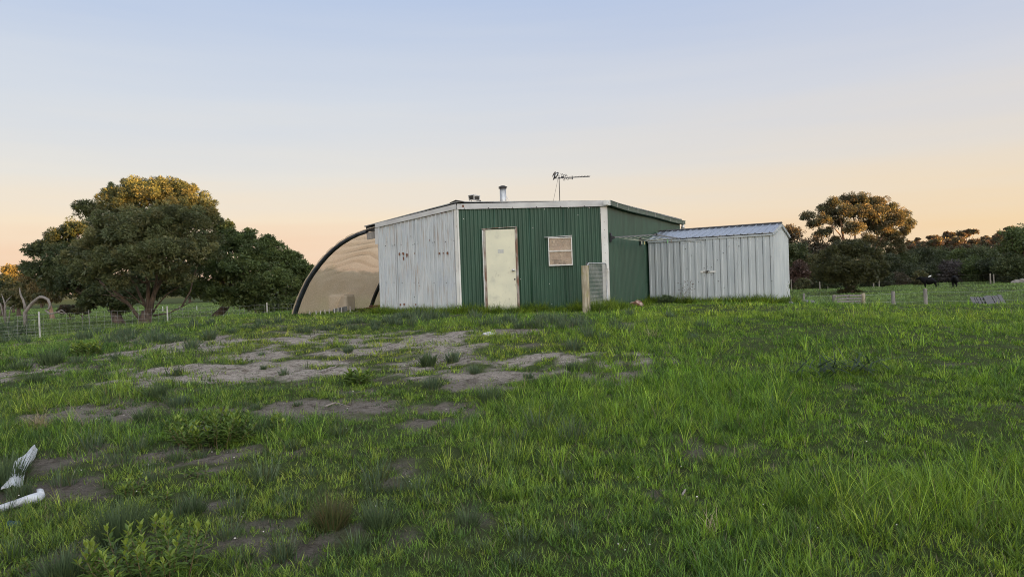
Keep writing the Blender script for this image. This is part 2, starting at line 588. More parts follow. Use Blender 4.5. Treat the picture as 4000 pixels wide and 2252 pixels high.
def fast_mesh(name, V, quads=None, tris=None, col=None, material=None, parent=None):
    """big mesh from numpy arrays, per-vertex colour in attribute col"""
    V = np.asarray(V, np.float32)
    off = np.zeros(3, np.float32)
    p = parent
    while p is not None:
        off += np.array(p.location, np.float32)
        p = p.parent
    V = V - off
    me = bpy.data.meshes.new(name)
    me.vertices.add(len(V))
    me.vertices.foreach_set("co", V.ravel())
    loops, tot = [], []
    if quads is not None and len(quads):
        loops.append(np.asarray(quads, np.int32).ravel()); tot.append(np.full(len(quads), 4, np.int32))
    if tris is not None and len(tris):
        loops.append(np.asarray(tris, np.int32).ravel()); tot.append(np.full(len(tris), 3, np.int32))
    loops, tot = np.concatenate(loops), np.concatenate(tot)
    me.loops.add(len(loops))
    me.loops.foreach_set("vertex_index", loops)
    me.polygons.add(len(tot))
    me.polygons.foreach_set("loop_start", np.concatenate([[0], np.cumsum(tot)[:-1]]).astype(np.int32))
    me.polygons.foreach_set("loop_total", tot)
    if col is not None:
        at = me.attributes.new("col", 'FLOAT_COLOR', 'POINT')
        c4 = np.ones((len(V), 4), np.float32)
        c4[:, :3] = col
        at.data.foreach_set("color", c4.ravel())
    if material:
        me.materials.append(material)
    me.update(calc_edges=True)
    o = bpy.data.objects.new(name, me)
    COL.objects.link(o)
    if parent is not None:
        o.parent = parent
    return o


def thing(name, label, cat, loc, group=None):
    o = bpy.data.objects.new(name, None)
    o.empty_display_size = 0.2
    COL.objects.link(o)
    o.location = loc
    o["label"], o["category"] = label, cat
    if group:
        o["group"] = group
    return o


def tag(o, label, cat, group=None):
    o["label"], o["category"] = label, cat
    if group:
        o["group"] = group
    return o


def kind(o, k, label=None, cat=None):
    o["kind"] = k
    if label:
        o["label"] = label
    if cat:
        o["category"] = cat
    return o


def skin_obj(name, verts, edges, radii, material, parent=None, levels=2):
    bm = bmesh.new()
    lay = bm.verts.layers.skin.verify()
    off = Vector((0, 0, 0))
    p = parent
    while p is not None:
        off += p.location
        p = p.parent
    bv = []
    for i, v in enumerate(verts):
        b = bm.verts.new(Vector(v) - off)
        r = radii[i]
        b[lay].radius = r if hasattr(r, '__len__') else (r, r)
        b[lay].use_root = (i == 0)
        bv.append(b)
    for a, b in edges:
        bm.edges.new((bv[a], bv[b]))
    me = bpy.data.meshes.new(name)
    bm.to_mesh(me)
    bm.free()
    me.materials.append(material)
    o = bpy.data.objects.new(name, me)
    COL.objects.link(o)
    sk = o.modifiers.new("skin", 'SKIN')
    sk.use_smooth_shade = True
    sb = o.modifiers.new("subd", 'SUBSURF')
    sb.levels = sb.render_levels = levels
    if parent is not None:
        o.parent = parent
    return o


# ------------------------------------------------------------------ ground
PATCHES = [  # bare places: photo pixel centre, half sizes, lightness of the sand
    (1180, 1318, 130, 20, 1.0), (700, 1352, 190, 26, .9), (1640, 1335, 310, 27, 1.0), (1760, 1428, 190, 36, .85),
    (2210, 1408, 300, 34, 1.0), (2050, 1465, 200, 18, .8), (640, 1462, 200, 30, 1.0), (1120, 1452, 180, 30, 1.0), (90, 1452, 130, 24, .9),
    (1250, 1590, 290, 50, .45), (1770, 1635, 170, 42, .35), (740, 1790, 210, 62, .35), (230, 1930, 230, 130, .25),
    (870, 1985, 150, 42, .4), (2200, 1263, 100, 12, .8), (320, 1605, 170, 36, .5), (1000, 1385, 120, 20, .9),
    (2350, 1480, 160, 26, .6), (1480, 1555, 120, 30, .5), (1560, 1870, 60, 30, .3), (1230, 1930, 60, 26, .3),
    (2030, 1300, 110, 12, .6), (450, 1330, 110, 12, .7), (1900, 1510, 150, 26, .5), (300, 1790, 120, 40, .3),
    (1090, 2160, 60, 40, .25),
    (400, 2140, 90, 60, .25), (2460, 1262, 60, 8, .6), (1400, 1320, 160, 14, .8), (890, 1660, 120, 24, .45),
]
_pat = []
for cx, cy, rx, ry, li in PATCHES:
    c_, a_, b_ = G(cx, cy), G(cx, cy - ry), G(cx, cy + ry)
    dd = depth(c_)
    _pat.append((c_.x, c_.y, rx / FPX * dd, max(0.12, (a_.y - b_.y) / 2), li))


def bare(x, y):
    """(how bare 0..1, lightness 0..1) of the ground"""
    x = np.asarray(x, float); y = np.asarray(y, float)
    n1 = fbm(x * 1.1 + 40, y * 1.1, 21, 5)
    n2 = fbm(x * 4.0 + 9, y * 4.0, 5, 3)
    best = np.zeros_like(x) + 0.0
    li = np.full_like(x, 0.3)
    for px, py, rx, ry, l_ in _pat:
        q = np.sqrt(((x - px) / rx) ** 2 + ((y - py) / ry) ** 2)
        v = np.clip(1.25 - q * 0.8, 0, 1)
        li = np.where(v > best, l_, li)
        best = np.maximum(best, v)
    n3 = fbm(x * 0.8 + y * 0.3 + 3, y * 2.6, 91, 4)
    m = best * 0.88 + ((n1 - 0.5) * 1.3 + (n2 - 0.5) * 2.6 + (n3 - 0.5) * 2.8) * (0.42 + 0.75 * best)
    left = (1 - sst(-1.0, 3.2, x)) * (1 - sst(17, 22, y)) * 0.27
    m = m + left
    return sst(0.30, 0.85, m), li


def grid_axis(a, b, step, far_lo, far_hi, grow=1.16):
    core = list(np.arange(a, b + 1e-6, step))
    s, v = step, b
    hi = []
    while v < far_hi:
        s *= grow
        v += s
        hi.append(v)
    s, v = step, a
    lo = []
    while v > far_lo:
        s *= grow
        v -= s
        lo.append(v)
    return np.array(lo[::-1] + core + hi)


gx = grid_axis(-13, 12, 0.11, -900, 900, 1.12)
gy = grid_axis(1.5, 24, 0.11, -500, 1200, 1.10)
GX, GY = np.meshgrid(gx, gy)
bx, by = GX.ravel(), GY.ravel()
near = sst(32, 20, by) * sst(20, 14, np.abs(bx)) * 1.0
bz = H(bx, by) + near * ((fbm(bx * 3, by * 3, 77, 3) - 0.5) * 0.07 + (vnoise(bx * 9, by * 9, 8) - 0.5) * 0.025)
bb, bl = bare(bx, by)
nxg, nyg = len(gx), len(gy)
idx = np.arange(nxg * nyg).reshape(nyg, nxg)
q = np.stack([idx[:-1, :-1].ravel(), idx[:-1, 1:].ravel(), idx[1:, 1:].ravel(), idx[1:, :-1].ravel()], 1)
gcol = np.stack([bb, bl, np.zeros_like(bb)], 1)
ground = fast_mesh("ground", np.stack([bx, by, bz], 1), quads=q, col=gcol)
ground.data.polygons.foreach_set("use_smooth", [True] * len(ground.data.polygons))
kind(ground, "structure")
gm = bpy.data.materials.new("paddock_ground")
nt, N, L = nodes_of(gm)
bs = N["Principled BSDF"]
bs.inputs["Roughness"].default_value = 0.95
bs.inputs["Specular IOR Level"].default_value = 0.1
at = N.new("ShaderNodeAttribute"); at.attribute_name = "col"
sp = N.new("ShaderNodeSeparateColor")
L.new(at.outputs["Color"], sp.inputs[0])
tc = N.new("ShaderNodeTexCoord")


def gnoise(scale, detail=6, rough=0.6):
    n = N.new("ShaderNodeTexNoise")
    n.inputs["Scale"].default_value = scale
    n.inputs["Detail"].default_value = detail
    n.inputs["Roughness"].default_value = rough
    L.new(tc.outputs["Object"], n.inputs["Vector"])
    return n.outputs[0]


def gmix(f, a, b):
    mx = N.new("ShaderNodeMix"); mx.data_type = 'RGBA'
    for s_, v in ((0, f), (6, a), (7, b)):
        if isinstance(v, tuple):
            mx.inputs[s_].default_value = v
        elif isinstance(v, float):
            mx.inputs[s_].default_value = v
        else:
            L.new(v, mx.inputs[s_])
    return mx.outputs[2]


def gmr(v, a, b):
    r = N.new("ShaderNodeMapRange")
    r.inputs["From Min"].default_value = a
    r.inputs["From Max"].default_value = b
    L.new(v, r.inputs["Value"])
    return r.outputs[0]


dark_soil = gmix(gmr(gnoise(38, 8, .75), 0.40, 0.64), (0.040, 0.031, 0.024, 1), (0.11, 0.09, 0.072, 1))
sand = gmix(gmr(gnoise(24, 8, .72), 0.36, 0.66), (0.26, 0.223, 0.187, 1), (0.45, 0.392, 0.335, 1))
sand = gmix(gmr(gnoise(7, 7, .7), 0.50, 0.66), sand, (0.11, 0.085, 0.066, 1))
sand = gmix(gmr(gnoise(70, 4), 0.58, 0.66), sand, (0.06, 0.046, 0.036, 1))
soil = gmix(sp.outputs["Green"], dark_soil, sand)
turf = gmix(gmr(gnoise(5), 0.3, 0.7), (0.034, 0.042, 0.016, 1), (0.065, 0.082, 0.026, 1))
turf2 = gmix(gmr(gnoise(3.0), 0.42, 0.62), turf, (0.060, 0.080, 0.024, 1))
L.new(gmix(sp.outputs["Red"], turf2, soil), bs.inputs["Base Color"])
bp = N.new("ShaderNodeBump")
bp.inputs["Strength"].default_value = 1.0
bp.inputs["Distance"].default_value = 0.05
L.new(gnoise(16, 9, 0.75), bp.inputs["Height"])
L.new(bp.outputs[0], bs.inputs["Normal"])
ground.data.materials.append(gm)

# wooded ridge that the sun is setting behind (right of and behind the camera)
RD = 200.0
pw = Vector((-SUN_H.y, SUN_H.x, 0))
rv, rf = [], []
ws = np.arange(-320, 330, 4.0)
cs = np.array([-40, -24, -13, -6, 0, 6, 13, 24, 45.0])
cf = np.array([0, .35, .75, .95, 1, .95, .75, .4, 0])
for w_ in ws:
    hh = float(np.interp(w_, [-300, 20, 105, 226, 320], [15.3, 15.0, 12.4, 10.4, 7])) + 1.4 * (float(fbm(w_ * 0.05, 3.3, 9, 4)) - 0.5) * 2 + 0.9 * (float(vnoise(w_ * 0.3, 1.0, 4)) - 0.5)
    for c_, f_ in zip(cs, cf):
        p = SUN_H * (RD + c_) + pw * w_
        rv.append((p.x, p.y, -1.2 + f_ * (hh + 1.2)))
k = len(cs)
for i in range(len(ws) - 1):
    for j in range(k - 1):
        a = i * k + j
        rf.append((a, a + 1, a + k + 1, a + k))
ridge = MB().add(rv, rf).build("hill", mat("ridge_scrub", (0.05, 0.065, 0.03), (0.03, 0.04, 0.02), 0.95, 0, 0.4), smooth=True)
kind(ridge, "structure")

# ------------------------------------------------------------------ the shed with the cut-off corner
def flat(v):
    return Vector((v.x, v.y, 0))


Z = Vector((0, 0, 1))
K1, K2, K0 = W(1800, 1215, 18.0), W(2378, 1203, 18.0), W(1487, 1238, 19.2)
uA = flat(K0 - K1).normalized()                 # along the white wall, to the left
uC = Vector((uA.y, -uA.x, 0))                   # along the side walls, away from the camera
nA, nC = -uC, -uA
uB = flat(K2 - K1).normalized()
nB = Vector((uB.y, -uB.x, 0))
if nB.y > 0:
    nB = -nB
LC = 7.9
K3 = K2 + uC * LC
ENDC = (K3 - K1).dot(uC)


def RP(px, py, P, n):
    """where the line of sight of a photo pixel meets the plane through P with normal n"""
    d = W(px, py, 1.0) - EYE
    return EYE + d * ((P - EYE).dot(n) / d.dot(n))


zt0, zt1, zt2 = W(1476, 876, 19.2).z, W(1785, 799, 18.0).z, W(2363, 788, 18.0).z
ztC = zt2 - 0.10


def at_z(p, z):
    return Vector((p.x, p.y, z))


def sheet(mb, P0, P1, n, zb0, zb1, zt_0, zt_1, prof, mi=0):
    """profiled steel sheet standing between P0 and P1; prof = list of (distance, offset)"""
    d = flat(P1 - P0)
    L_ = d.length
    d.normalize()
    vs, fs = [], []
    for s_, o_ in prof:
        t = s_ / L_
        p = flat(P0) + d * s_ + n * o_
        vs.append((p.x, p.y, zb0 + (zb1 - zb0) * t))
        vs.append((p.x, p.y, zt_0 + (zt_1 - zt_0) * t))
    for i in range(len(prof) - 1):
        a = 2 * i
        fs.append((a, a + 2, a + 3, a + 1))
    mb.add(vs, fs, mi)
    return mb


def sine_prof(L_, pitch, amp, k=8, jitter=0.0, seed=1):
    rr = random.Random(seed)
    n = int(L_ / pitch * k)
    out = []
    for i in range(n + 1):
        s_ = L_ * i / n
        out.append((s_, amp * math.sin(2 * math.pi * s_ / pitch) + jitter * (float(vnoise(s_ * 1.3 + seed, 0.5)) - 0.5)))
    return out


def rib_prof(L_, pitch, pts):
    out = [(0, 0)]
    s0 = 0
    while s0 < L_:
        for s_, o_ in pts:
            if s0 + s_ < L_:
                out.append((s0 + s_, o_))
        s0 += pitch
    out.append((L_, 0))
    return out


def plate(mb, P0, P1, n, off, th, za0, za1, zb0, zb1, mi=0):
    """flat strip of thickness th standing off the wall by off; z range za at P0 and zb at P1"""
    vs = []
    for o_ in (off, off + th):
        for P, z0, z1 in ((P0, za0, za1), (P1, zb0, zb1)):
            p = flat(P) + n * o_
            vs.append((p.x, p.y, z0))
            vs.append((p.x, p.y, z1))
    mb.add(vs, [(0, 1, 3, 2), (4, 6, 7, 5), (0, 4, 5, 1), (2, 3, 7, 6), (1, 5, 7, 3), (0, 2, 6, 4)], mi)
    return mb


gz = Hf(K1.x, K1.y + 1)
shed = thing("farm_shed", "large green and white corrugated steel shed with a cut-off corner, cream door and flue", "shed",
             at_z(K1, gz))
zb = gz - 0.35
LA, LB = flat(K0 - K1).length, flat(K2 - K1).length
# white wall
mb = MB()
sheet(mb, K0, K1, nA, zb, zb, zt0 - 0.03, zt1 - 0.03,
      rib_prof(LA, 0.127, [(0.045, 0), (0.052, 0.034), (0.076, 0.034), (0.083, 0), (0.100, 0), (0.104, 0.010), (0.112, 0.010), (0.116, 0)]))
rr = random.Random(3)


def spot(mb, c, n, ux, r, mi, drip=0.0):
    vs = [c + n * 0.004]
    k_ = 11
    for i in range(k_):
        a = 2 * math.pi * i / k_
        q_ = r * rr.uniform(0.75, 1.2)
        dz = math.sin(a) * q_
        if dz < 0:
            dz *= (1 + drip * (0.4 + 0.6 * (math.cos(a) ** 2 < 0.25)))
        vs.append(c + n * 0.004 + ux * (math.cos(a) * q_) + Z * dz)
    mb.add(vs, [(0, 1 + i, 1 + (i + 1) % k_) for i in range(k_)], mi)


def zA(zx, zy):
    return RP(1100 + zx / 2.2311, 650 + zy / 2.2311, K1 + nA * 0.034, nA)


for zx, zy, r, dr in [(1027, 760, .03, .8), (1060, 757, .034, .4), (1092, 765, .03, 1.5), (1063, 795, .024, 2.2), (1375, 755, .022, .6),
                      (1410, 755, .018, .2), (1447, 752, .03, .8), (1522, 748, .034, .9), (1035, 1200, .026, .6), (1068, 1200, .028, .6),
                      (1170, 1200, .022, .8), (1160, 757, .016, .2), (1200, 1040, .012, 0), (1290, 640, .012, 2)]:
    spot(mb, zA(zx, zy), nA, uA, r, 1, dr)
for zx, zy in [(906, 692), (918, 660), (971, 688), (985, 686), (1042, 684), (1127, 608), (1145, 681), (1160, 677), (1180, 676), (1318, 662),
               (1333, 660), (1429, 656), (1503, 650), (912, 1010), (980, 1010), (1051, 1013), (1155, 1012), (1192, 1012), (1329, 1014),
               (1436, 1012), (1511, 1018), (1157, 1135), (928, 1175)]:
    spot(mb, zA(zx, zy), nA, uA, .013, 2)
for zx, zy, w_ in [(1312, 414, .05), (1382, 399, .07), (1418, 391, .06)]:
    c_ = zA(zx, zy)
    mb.box(c_, (w_ * 1.6, 0.012, 0.06), (uA, nA, Z), 1)
# lapped sheet edges
for s_ in (0.62, 1.30, 1.95):
    p = flat(K0) - uA * s_
    plate(mb, p, p - uA * 0.03, nA, 0.036, 0.003, zb, zt0 + (zt1 - zt0) * s_ / LA - .04, zb, zt0 + (zt1 - zt0) * s_ / LA - .03, 0)
mb.build("wall", [M['white_wall'], M['rust'], M['screw']], shed)["label"] = "white rust-spotted ribbed steel wall"
# green walls
sB_lo, sB_hi = (W(1890, 1000, 18) - K1).dot(uB), (W(2025, 1000, 18) - K1).dot(uB)
mb = MB()
sheet(mb, K1, K2, nB, zb, zb, zt1 - 0.03, zt2 - 0.03, sine_prof(LB, 0.105, 0.017, 8, 0.02, 4))
for s_ in (0.95, 1.85, 2.75):
    p = flat(K1) + uB * s_
    plate(mb, p, p + uB * 0.018, nB, 0.017, 0.003, zb, zt1 - .05, zb, zt1 - .05, 0)
for zx, zy in [(135, 455), (840, 372), (1133, 422), (1230, 360), (1328, 400), (740, 535), (905, 1195), (630, 980), (883, 1020), (1050, 360)]:
    spot(mb, RP(1750 + zx / 2.231, 650 + zy / 2.231, K1 + nB * .018, nB), nB, uB, .009, 1, .8)
for z_ in (gz + .35, gz + 1.2, gz + 2.05, zt1 - .22):
    for i in range(18):
        s_ = .0263 + .21 * i + .003
        if s_ < LB - .12 and not (sB_lo < s_ < sB_hi and z_ < gz + 2.2):
            spot(mb, flat(K1) + uB * s_ + Z * z_ + nB * .016, nB, uB, .0085, 2)
mb.build("wall", [M['green_wall'], M['trim'], M['screw']], shed, smooth=True)["label"] = "dark green corrugated wall with the door"
mb = MB()
sheet(mb, K2, K3, nC, zb, zb, ztC - 0.02, ztC - 0.02, sine_prof(LC, 0.115, 0.026, 8, 0.03, 9))
mb.build("wall", M['green_wall'], shed, smooth=True)["label"] = "dark green corrugated side wall under the gutter"
# hidden back walls
KB = K0 + uC * (ENDC)
mb = MB()
sheet(mb, KB, K0, uA, zb, zb, zt0 - 0.03, zt0 - 0.03, sine_prof(flat(KB - K0).length, 0.12, 0.015, 4))
sheet(mb, K3, KB, uC, zb, zb, ztC - 0.05, zt0 - 0.05, [(0, 0), (flat(KB - K3).length, 0)])
mb.build("wall", M['green_wall'], shed)["label"] = "back walls"
# roof
mb = MB()
ov = 0.04
R0, R1 = at_z(K1 + nA * ov, zt1 + 0.05), at_z(K1 + uC * (ENDC + .15), zt1 + 0.05)
E0, E1 = at_z(K0 + uA * 0.46 + nA * 0.0, zt0 - 0.04), at_z(KB + uA * 0.46 + uC * .15, zt0 - 0.03)
C0, C1 = at_z(K2 + nC * 0.06, ztC + 0.10), at_z(K3 + nC * 0.06 + uC * .2, ztC + 0.10)


def slab(mb, pts, th, mi=0):
    n = len(pts)
    vs = [Vector(p) for p in pts] + [Vector(p) + Z * th for p in pts]
    fs = [tuple(reversed(range(n))), tuple(range(n, 2 * n))]
    for i in range(n):
        j = (i + 1) % n
        fs.append((i, j, j + n, i + n))
    mb.add(vs, fs, mi)


slab(mb, [E0, R0, R1, E1], 0.025)
slab(mb, [R0, C0, C1, R1], 0.025)
# corrugation ends along the right eave
for i in range(46):
    p = C0 + (C1 - C0) * ((i + .5) / 46) + Z * 0.03
    mb.bar(p, p - nC * 1.2 + Z * 0.05, 0.05, 0.018)
roof = mb.build("roof", M['roof'], shed)
mb = MB()
mb.bar(R0 + Z * 0.03 + uA * .09 - uC * 0.02, R1 + Z * 0.03 + uA * .09, 0.2, 0.012, up=(Z + uA * .3))
mb.bar(R0 + Z * 0.03 - uA * .09 - uC * 0.02, R1 + Z * 0.03 - uA * .09, 0.2, 0.012, up=(Z - uA * .3))
mb.build("ridge_cap", M['dark_steel'], roof)
# fascia boards
mb = MB()
plate(mb, K0 + uA * 0.03, K1 + nA * 0.0, nA, 0.044, 0.02, zt0 - 0.10, zt0 + .01, zt1 - 0.125, zt1 + .01)
mb.build("fascia", M['fascia'], shed)
mb = MB()
plate(mb, K1, K2 + uB * 0.07, nB, 0.028, 0.022, zt1 - 0.13, zt1 + 0.01, zt2 - 0.125, zt2 + 0.015)
for s_ in np.arange(0.2, LB, 0.62):
    spot(mb, flat(K1) + uB * float(s_) + Z * (zt1 - 0.11 + (zt2 - zt1) * float(s_) / LB) + nB * 0.05, nB, uB, .014, 1)
spot(mb, flat(K1) + uB * 0.16 + Z * (zt1 - 0.05) + nB * 0.05, nB, uB, .03, 2, .3)
mb.build("fascia", [M['fascia'], M['screw'], M['rust']], shed)
# corner strips
mb = MB()
plate(mb, K1 + uA * 0.075, K1 - nB * 0.0, nA, 0.036, 0.006, zb, zt1 - .13, zb, zt1 - .13)
plate(mb, K1 - uB * 0.01, K1 + uB * 0.035, nB, 0.024, 0.006, zb, zt1 - .14, zb, zt1 - .14)
mb.build("corner_strip", M['trim'], shed)
mb = MB()
plate(mb, K2 - uB * 0.135, K2 + uB * 0.02, nB, 0.02, 0.008, zb, zt2 - .135, zb, zt2 - .135)
plate(mb, K2 - uC * 0.01, K2 + uC * 0.06, nC, 0.02, 0.008, zb, ztC - .03, zb, ztC - .03)
for s_ in np.arange(1.0, 3.2, .2):
    spot(mb, flat(K2) - uB * 0.05 + Z * float(s_) + nB * 0.03, nB, uB, .008, 1)
mb.build("corner_strip", [M['trim'], M['screw']], shed)
mb = MB()
plate(mb, K0 - uA * 0.05, K0 + uA * 0.06, nA, 0.036, 0.006, zt0 - .55, zt0 - .09, zt0 - .55, zt0 - .11)
mb.build("corner_strip", M['fascia'], shed)
# eave timber and a black block standing for the shaded gap, at the left end of the roof
mb = MB()
a_ = at_z(K0 + uA * 0.40 + nA * -0.02, zt0 - 0.31)
mb.bar(at_z(K0 + uA * 0.02 - uC * -0.05, zt0 - 0.27), a_ + uC * 0.03, 0.05, 0.19)
mb.build("eave_beam", M['grey_wood'], shed)
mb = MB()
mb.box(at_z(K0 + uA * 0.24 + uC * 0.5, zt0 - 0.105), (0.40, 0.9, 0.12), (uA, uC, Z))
mb.build("eave_gap_shade", M['black'], shed)  # shade between roof and beam, given as black colour
# gutter along the side wall
gl = MB()
GN = 14
for part_ in range(3):
    for i in range(GN):
        t0, t1 = i / GN, (i + 1) / GN
        def gp(t):
            sag = -0.03 * math.sin(math.pi * t) - 0.015 * math.sin(3 * math.pi * t) - 0.05 * t
            return at_z(K2 + uC * (-0.06 + (LC + 0.32) * t) + nC * 0.10, ztC + 0.055 + sag)
        a_, b_ = gp(t0), gp(t1)
        if part_ == 0:
            gl.bar(a_ + nC * .055, b_ + nC * .055, 0.008, 0.12)
        elif part_ == 1:
            gl.bar(a_ - nC * .055, b_ - nC * .055, 0.008, 0.12)
        else:
            gl.bar(a_ - Z * .056, b_ - Z * .056, 0.10, 0.008)
        if part_ == 0:
            gl.tube([a_ + nC * .062 + Z * .06, b_ + nC * .062 + Z * .06], 0.010, 6)
gut = gl.build("gutter", M['gutter'], shed)
for i in range(9):
    mb = MB()
    p = gp((i + .6) / 9) + nC * 0.064
    mb.bar(p - Z * 0.06, p + Z * 0.06, 0.022, 0.006, up=nC)
    mb.build("gutter_strap", M['steel'], gut)
mb = MB()
pe = gp(0)
mb.box(pe - uC * 0.012, (0.012, 0.128, 0.136), (uC, nC, Z))
mb.box(pe - uC * 0.08 - nC * 0.03, (0.13, 0.10, 0.12), (uC, nC, Z))
mb.build("gutter_end", M['trim'], gut)
mb = MB()
pd = at_z(K3 + nC * 0.10 + uC * 0.10, 0)
mb.tube([at_z(pd, ztC - 0.06), at_z(pd, ztC - 0.16), at_z(pd - nC * .02, ztC - 0.22), at_z(pd - nC * .02, gz - .2)], [0.05, 0.05, 0.045, 0.045], 12)
mb.tube([at_z(pd, ztC - 0.14), at_z(pd, ztC - 0.20)], 0.062, 12)
mb.build("downpipe", M['alu'], shed, smooth=True)
# door
PB = K1 + nB * 0.03


def sB(px, py):
    return (RP(px, py, PB, nB) - K1).dot(uB)


def zB(px, py):
    return RP(px, py, PB, nB).z


d0, d1 = sB(1899, 1000), sB(2014, 1000)
dz1, dz0 = zB(1955, 896), gz - 0.12
dm = MB()
dc = flat(K1) + uB * ((d0 + d1) / 2) + Z * ((dz0 + dz1) / 2) + nB * 0.035
dm.box(dc, (d1 - d0, 0.035, dz1 - dz0), (uB, nB, Z))
door = dm.build("door", M['door'], shed)
bv = door.modifiers.new("bevel", 'BEVEL'); bv.width = 0.006; bv.segments = 2
mb = MB()
kc = RP(2005, 1055, PB + nB * .03, nB)
n3 = nB
mb.tube([kc, kc + n3 * 0.012], 0.036, 16)
mb.tube([kc + n3 * .012, kc + n3 * .035, kc + n3 * .05, kc + n3 * .07, kc + n3 * .078], [0.014, 0.014, 0.028, 0.028, 0.016], 14)
mb.build("door_knob", M['steel'], door, smooth=True)
mb = MB()
mb.box(RP(2011, 1090, PB + nB * .024, nB), (0.035, 0.008, 0.045), (uB, nB, Z))
mb.build("lock_plate", M['dark_steel'], door)
mb = MB()
mb.box(RP(1956, 981, PB + nB * .0245, nB), (0.15, 0.002, 0.095), (uB, nB, Z))
mb.build("sticker", mat("faded_grey_sticker", (0.33, 0.33, 0.32), (0.44, 0.43, 0.39), 0.7, 0, 24), door)
mb = MB()
for s_, w_ in ((d0 - 0.03, 0.055), (d1 + 0.035, 0.06)):
    plate(mb, flat(K1) + uB * (s_ - w_ / 2), flat(K1) + uB * (s_ + w_ / 2), nB, 0.018, 0.042, gz - .1, dz1 + .02, gz - .1, dz1 + .03)
plate(mb, flat(K1) + uB * (d0 - 0.09), flat(K1) + uB * (d1 + 0.06), nB, 0.018, 0.055, dz1 + .02, dz1 + .035, dz1 + .05, dz1 + .065)
mb.build("door_frame", M['rusty_frame'], shed)
mb = MB()
plate(mb, flat(K1) + uB * (d0 - 0.085), flat(K1) + uB * (d0 - 0.06), nB, 0.02, 0.03, gz - .1, dz1, gz - .1, dz1)
mb.build("door_strip", M['trim'], shed)
# window
w0, w1 = sB(2142, 985), sB(2235, 985)
wz0, wz1 = zB(2190, 1037), zB(2188, 927)
wm = wz0 + (wz1 - wz0) * 0.515
fr = MB()
FW = .022
for s0_, s1_, z0_, z1_ in ((w0, w0 + FW, wz0, wz1), (w1 - FW, w1, wz0, wz1), (w0 + FW, w1 - FW, wz0, wz0 + .03), (w0 + FW, w1 - FW, wz1 - FW, wz1),
                           (w0 + FW, w1 - FW, wm - .016, wm + .016)):
    fr.box(flat(K1) + uB * ((s0_ + s1_) / 2) + Z * ((z0_ + z1_) / 2) + nB * 0.05, (s1_ - s0_, 0.075, z1_ - z0_), (uB, nB, Z))
fr.box(flat(K1) + uB * ((w0 + w1) / 2) + Z * (wm + .006) + nB * 0.092, (w1 - w0 + 0.005, 0.012, 0.022), (uB, nB, Z))
wnd = fr.build("window", M['win_frame'], shed)
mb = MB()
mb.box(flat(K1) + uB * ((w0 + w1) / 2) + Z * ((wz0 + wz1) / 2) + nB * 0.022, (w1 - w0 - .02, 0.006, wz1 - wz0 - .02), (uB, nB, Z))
mb.build("dark_reflection", M['black'], wnd)  # black plate stands for the dark reflected wedge in the lower pane
mb = MB()                                     # tan plate, crooked lower edge, imitating the reflection in the glass
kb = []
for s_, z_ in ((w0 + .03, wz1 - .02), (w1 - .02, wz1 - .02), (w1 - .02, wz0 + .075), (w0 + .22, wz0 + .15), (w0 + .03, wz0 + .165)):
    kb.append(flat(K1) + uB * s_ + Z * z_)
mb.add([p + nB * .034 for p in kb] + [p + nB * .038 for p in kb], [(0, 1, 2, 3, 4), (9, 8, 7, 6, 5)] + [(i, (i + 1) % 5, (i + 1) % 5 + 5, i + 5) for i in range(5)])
mb.build("reflection_plate", M['reflection_plate'], wnd)
for z0_, z1_ in ((wz0 + .03, wm - .016), (wm + .016, wz1 - .02)):
    mb = MB()
    mb.box(flat(K1) + uB * ((w0 + w1) / 2) + Z * ((z0_ + z1_) / 2) + nB * 0.062, (w1 - w0 - .044, 0.005, z1_ - z0_), (uB, nB, Z))
    mb.build("pane", M['glass'], wnd)
mb = MB()
plate(mb, flat(K1) + uB * (w0 - .09), flat(K1) + uB * (w1 + .01), nB, 0.02, 0.07, wz1 + .005, wz1 + .02, wz1 + .03, wz1 + .045)
mb.build("lintel", M['fascia'], wnd)
# flue
fb = W(1966, 792, 20.2)
fz = W(1966, 735, 20.2).z
mb = MB()
mb.lathe(at_z(fb, zt1 - .1), [(0.093, 0), (0.093, fz - zt1 + .10)], 24)
flue = mb.build("flue", M['steel'], shed, smooth=True)
ct = W(1966, 727, 20.2).z
mb = MB()
mb.lathe(at_z(fb, fz - .012), [(0.10, 0), (0.125, 0.004), (0.125, 0.012), (0.10, 0.02)], 24)
mb.lathe(at_z(fb, fz + .022), [(0.115, 0), (0.135, 0.003), (0.132, 0.012), (0.06, 0.05), (0.01, 0.06)], 24)
mb.build("flue_cap", M['dark_steel'], flue)
mb = MB()
mb.bar(W(1978, 766, 20.3), W(1996, 800, 20.3), 0.05, 0.02)
mb.build("flue_brace", M['steel'], shed)

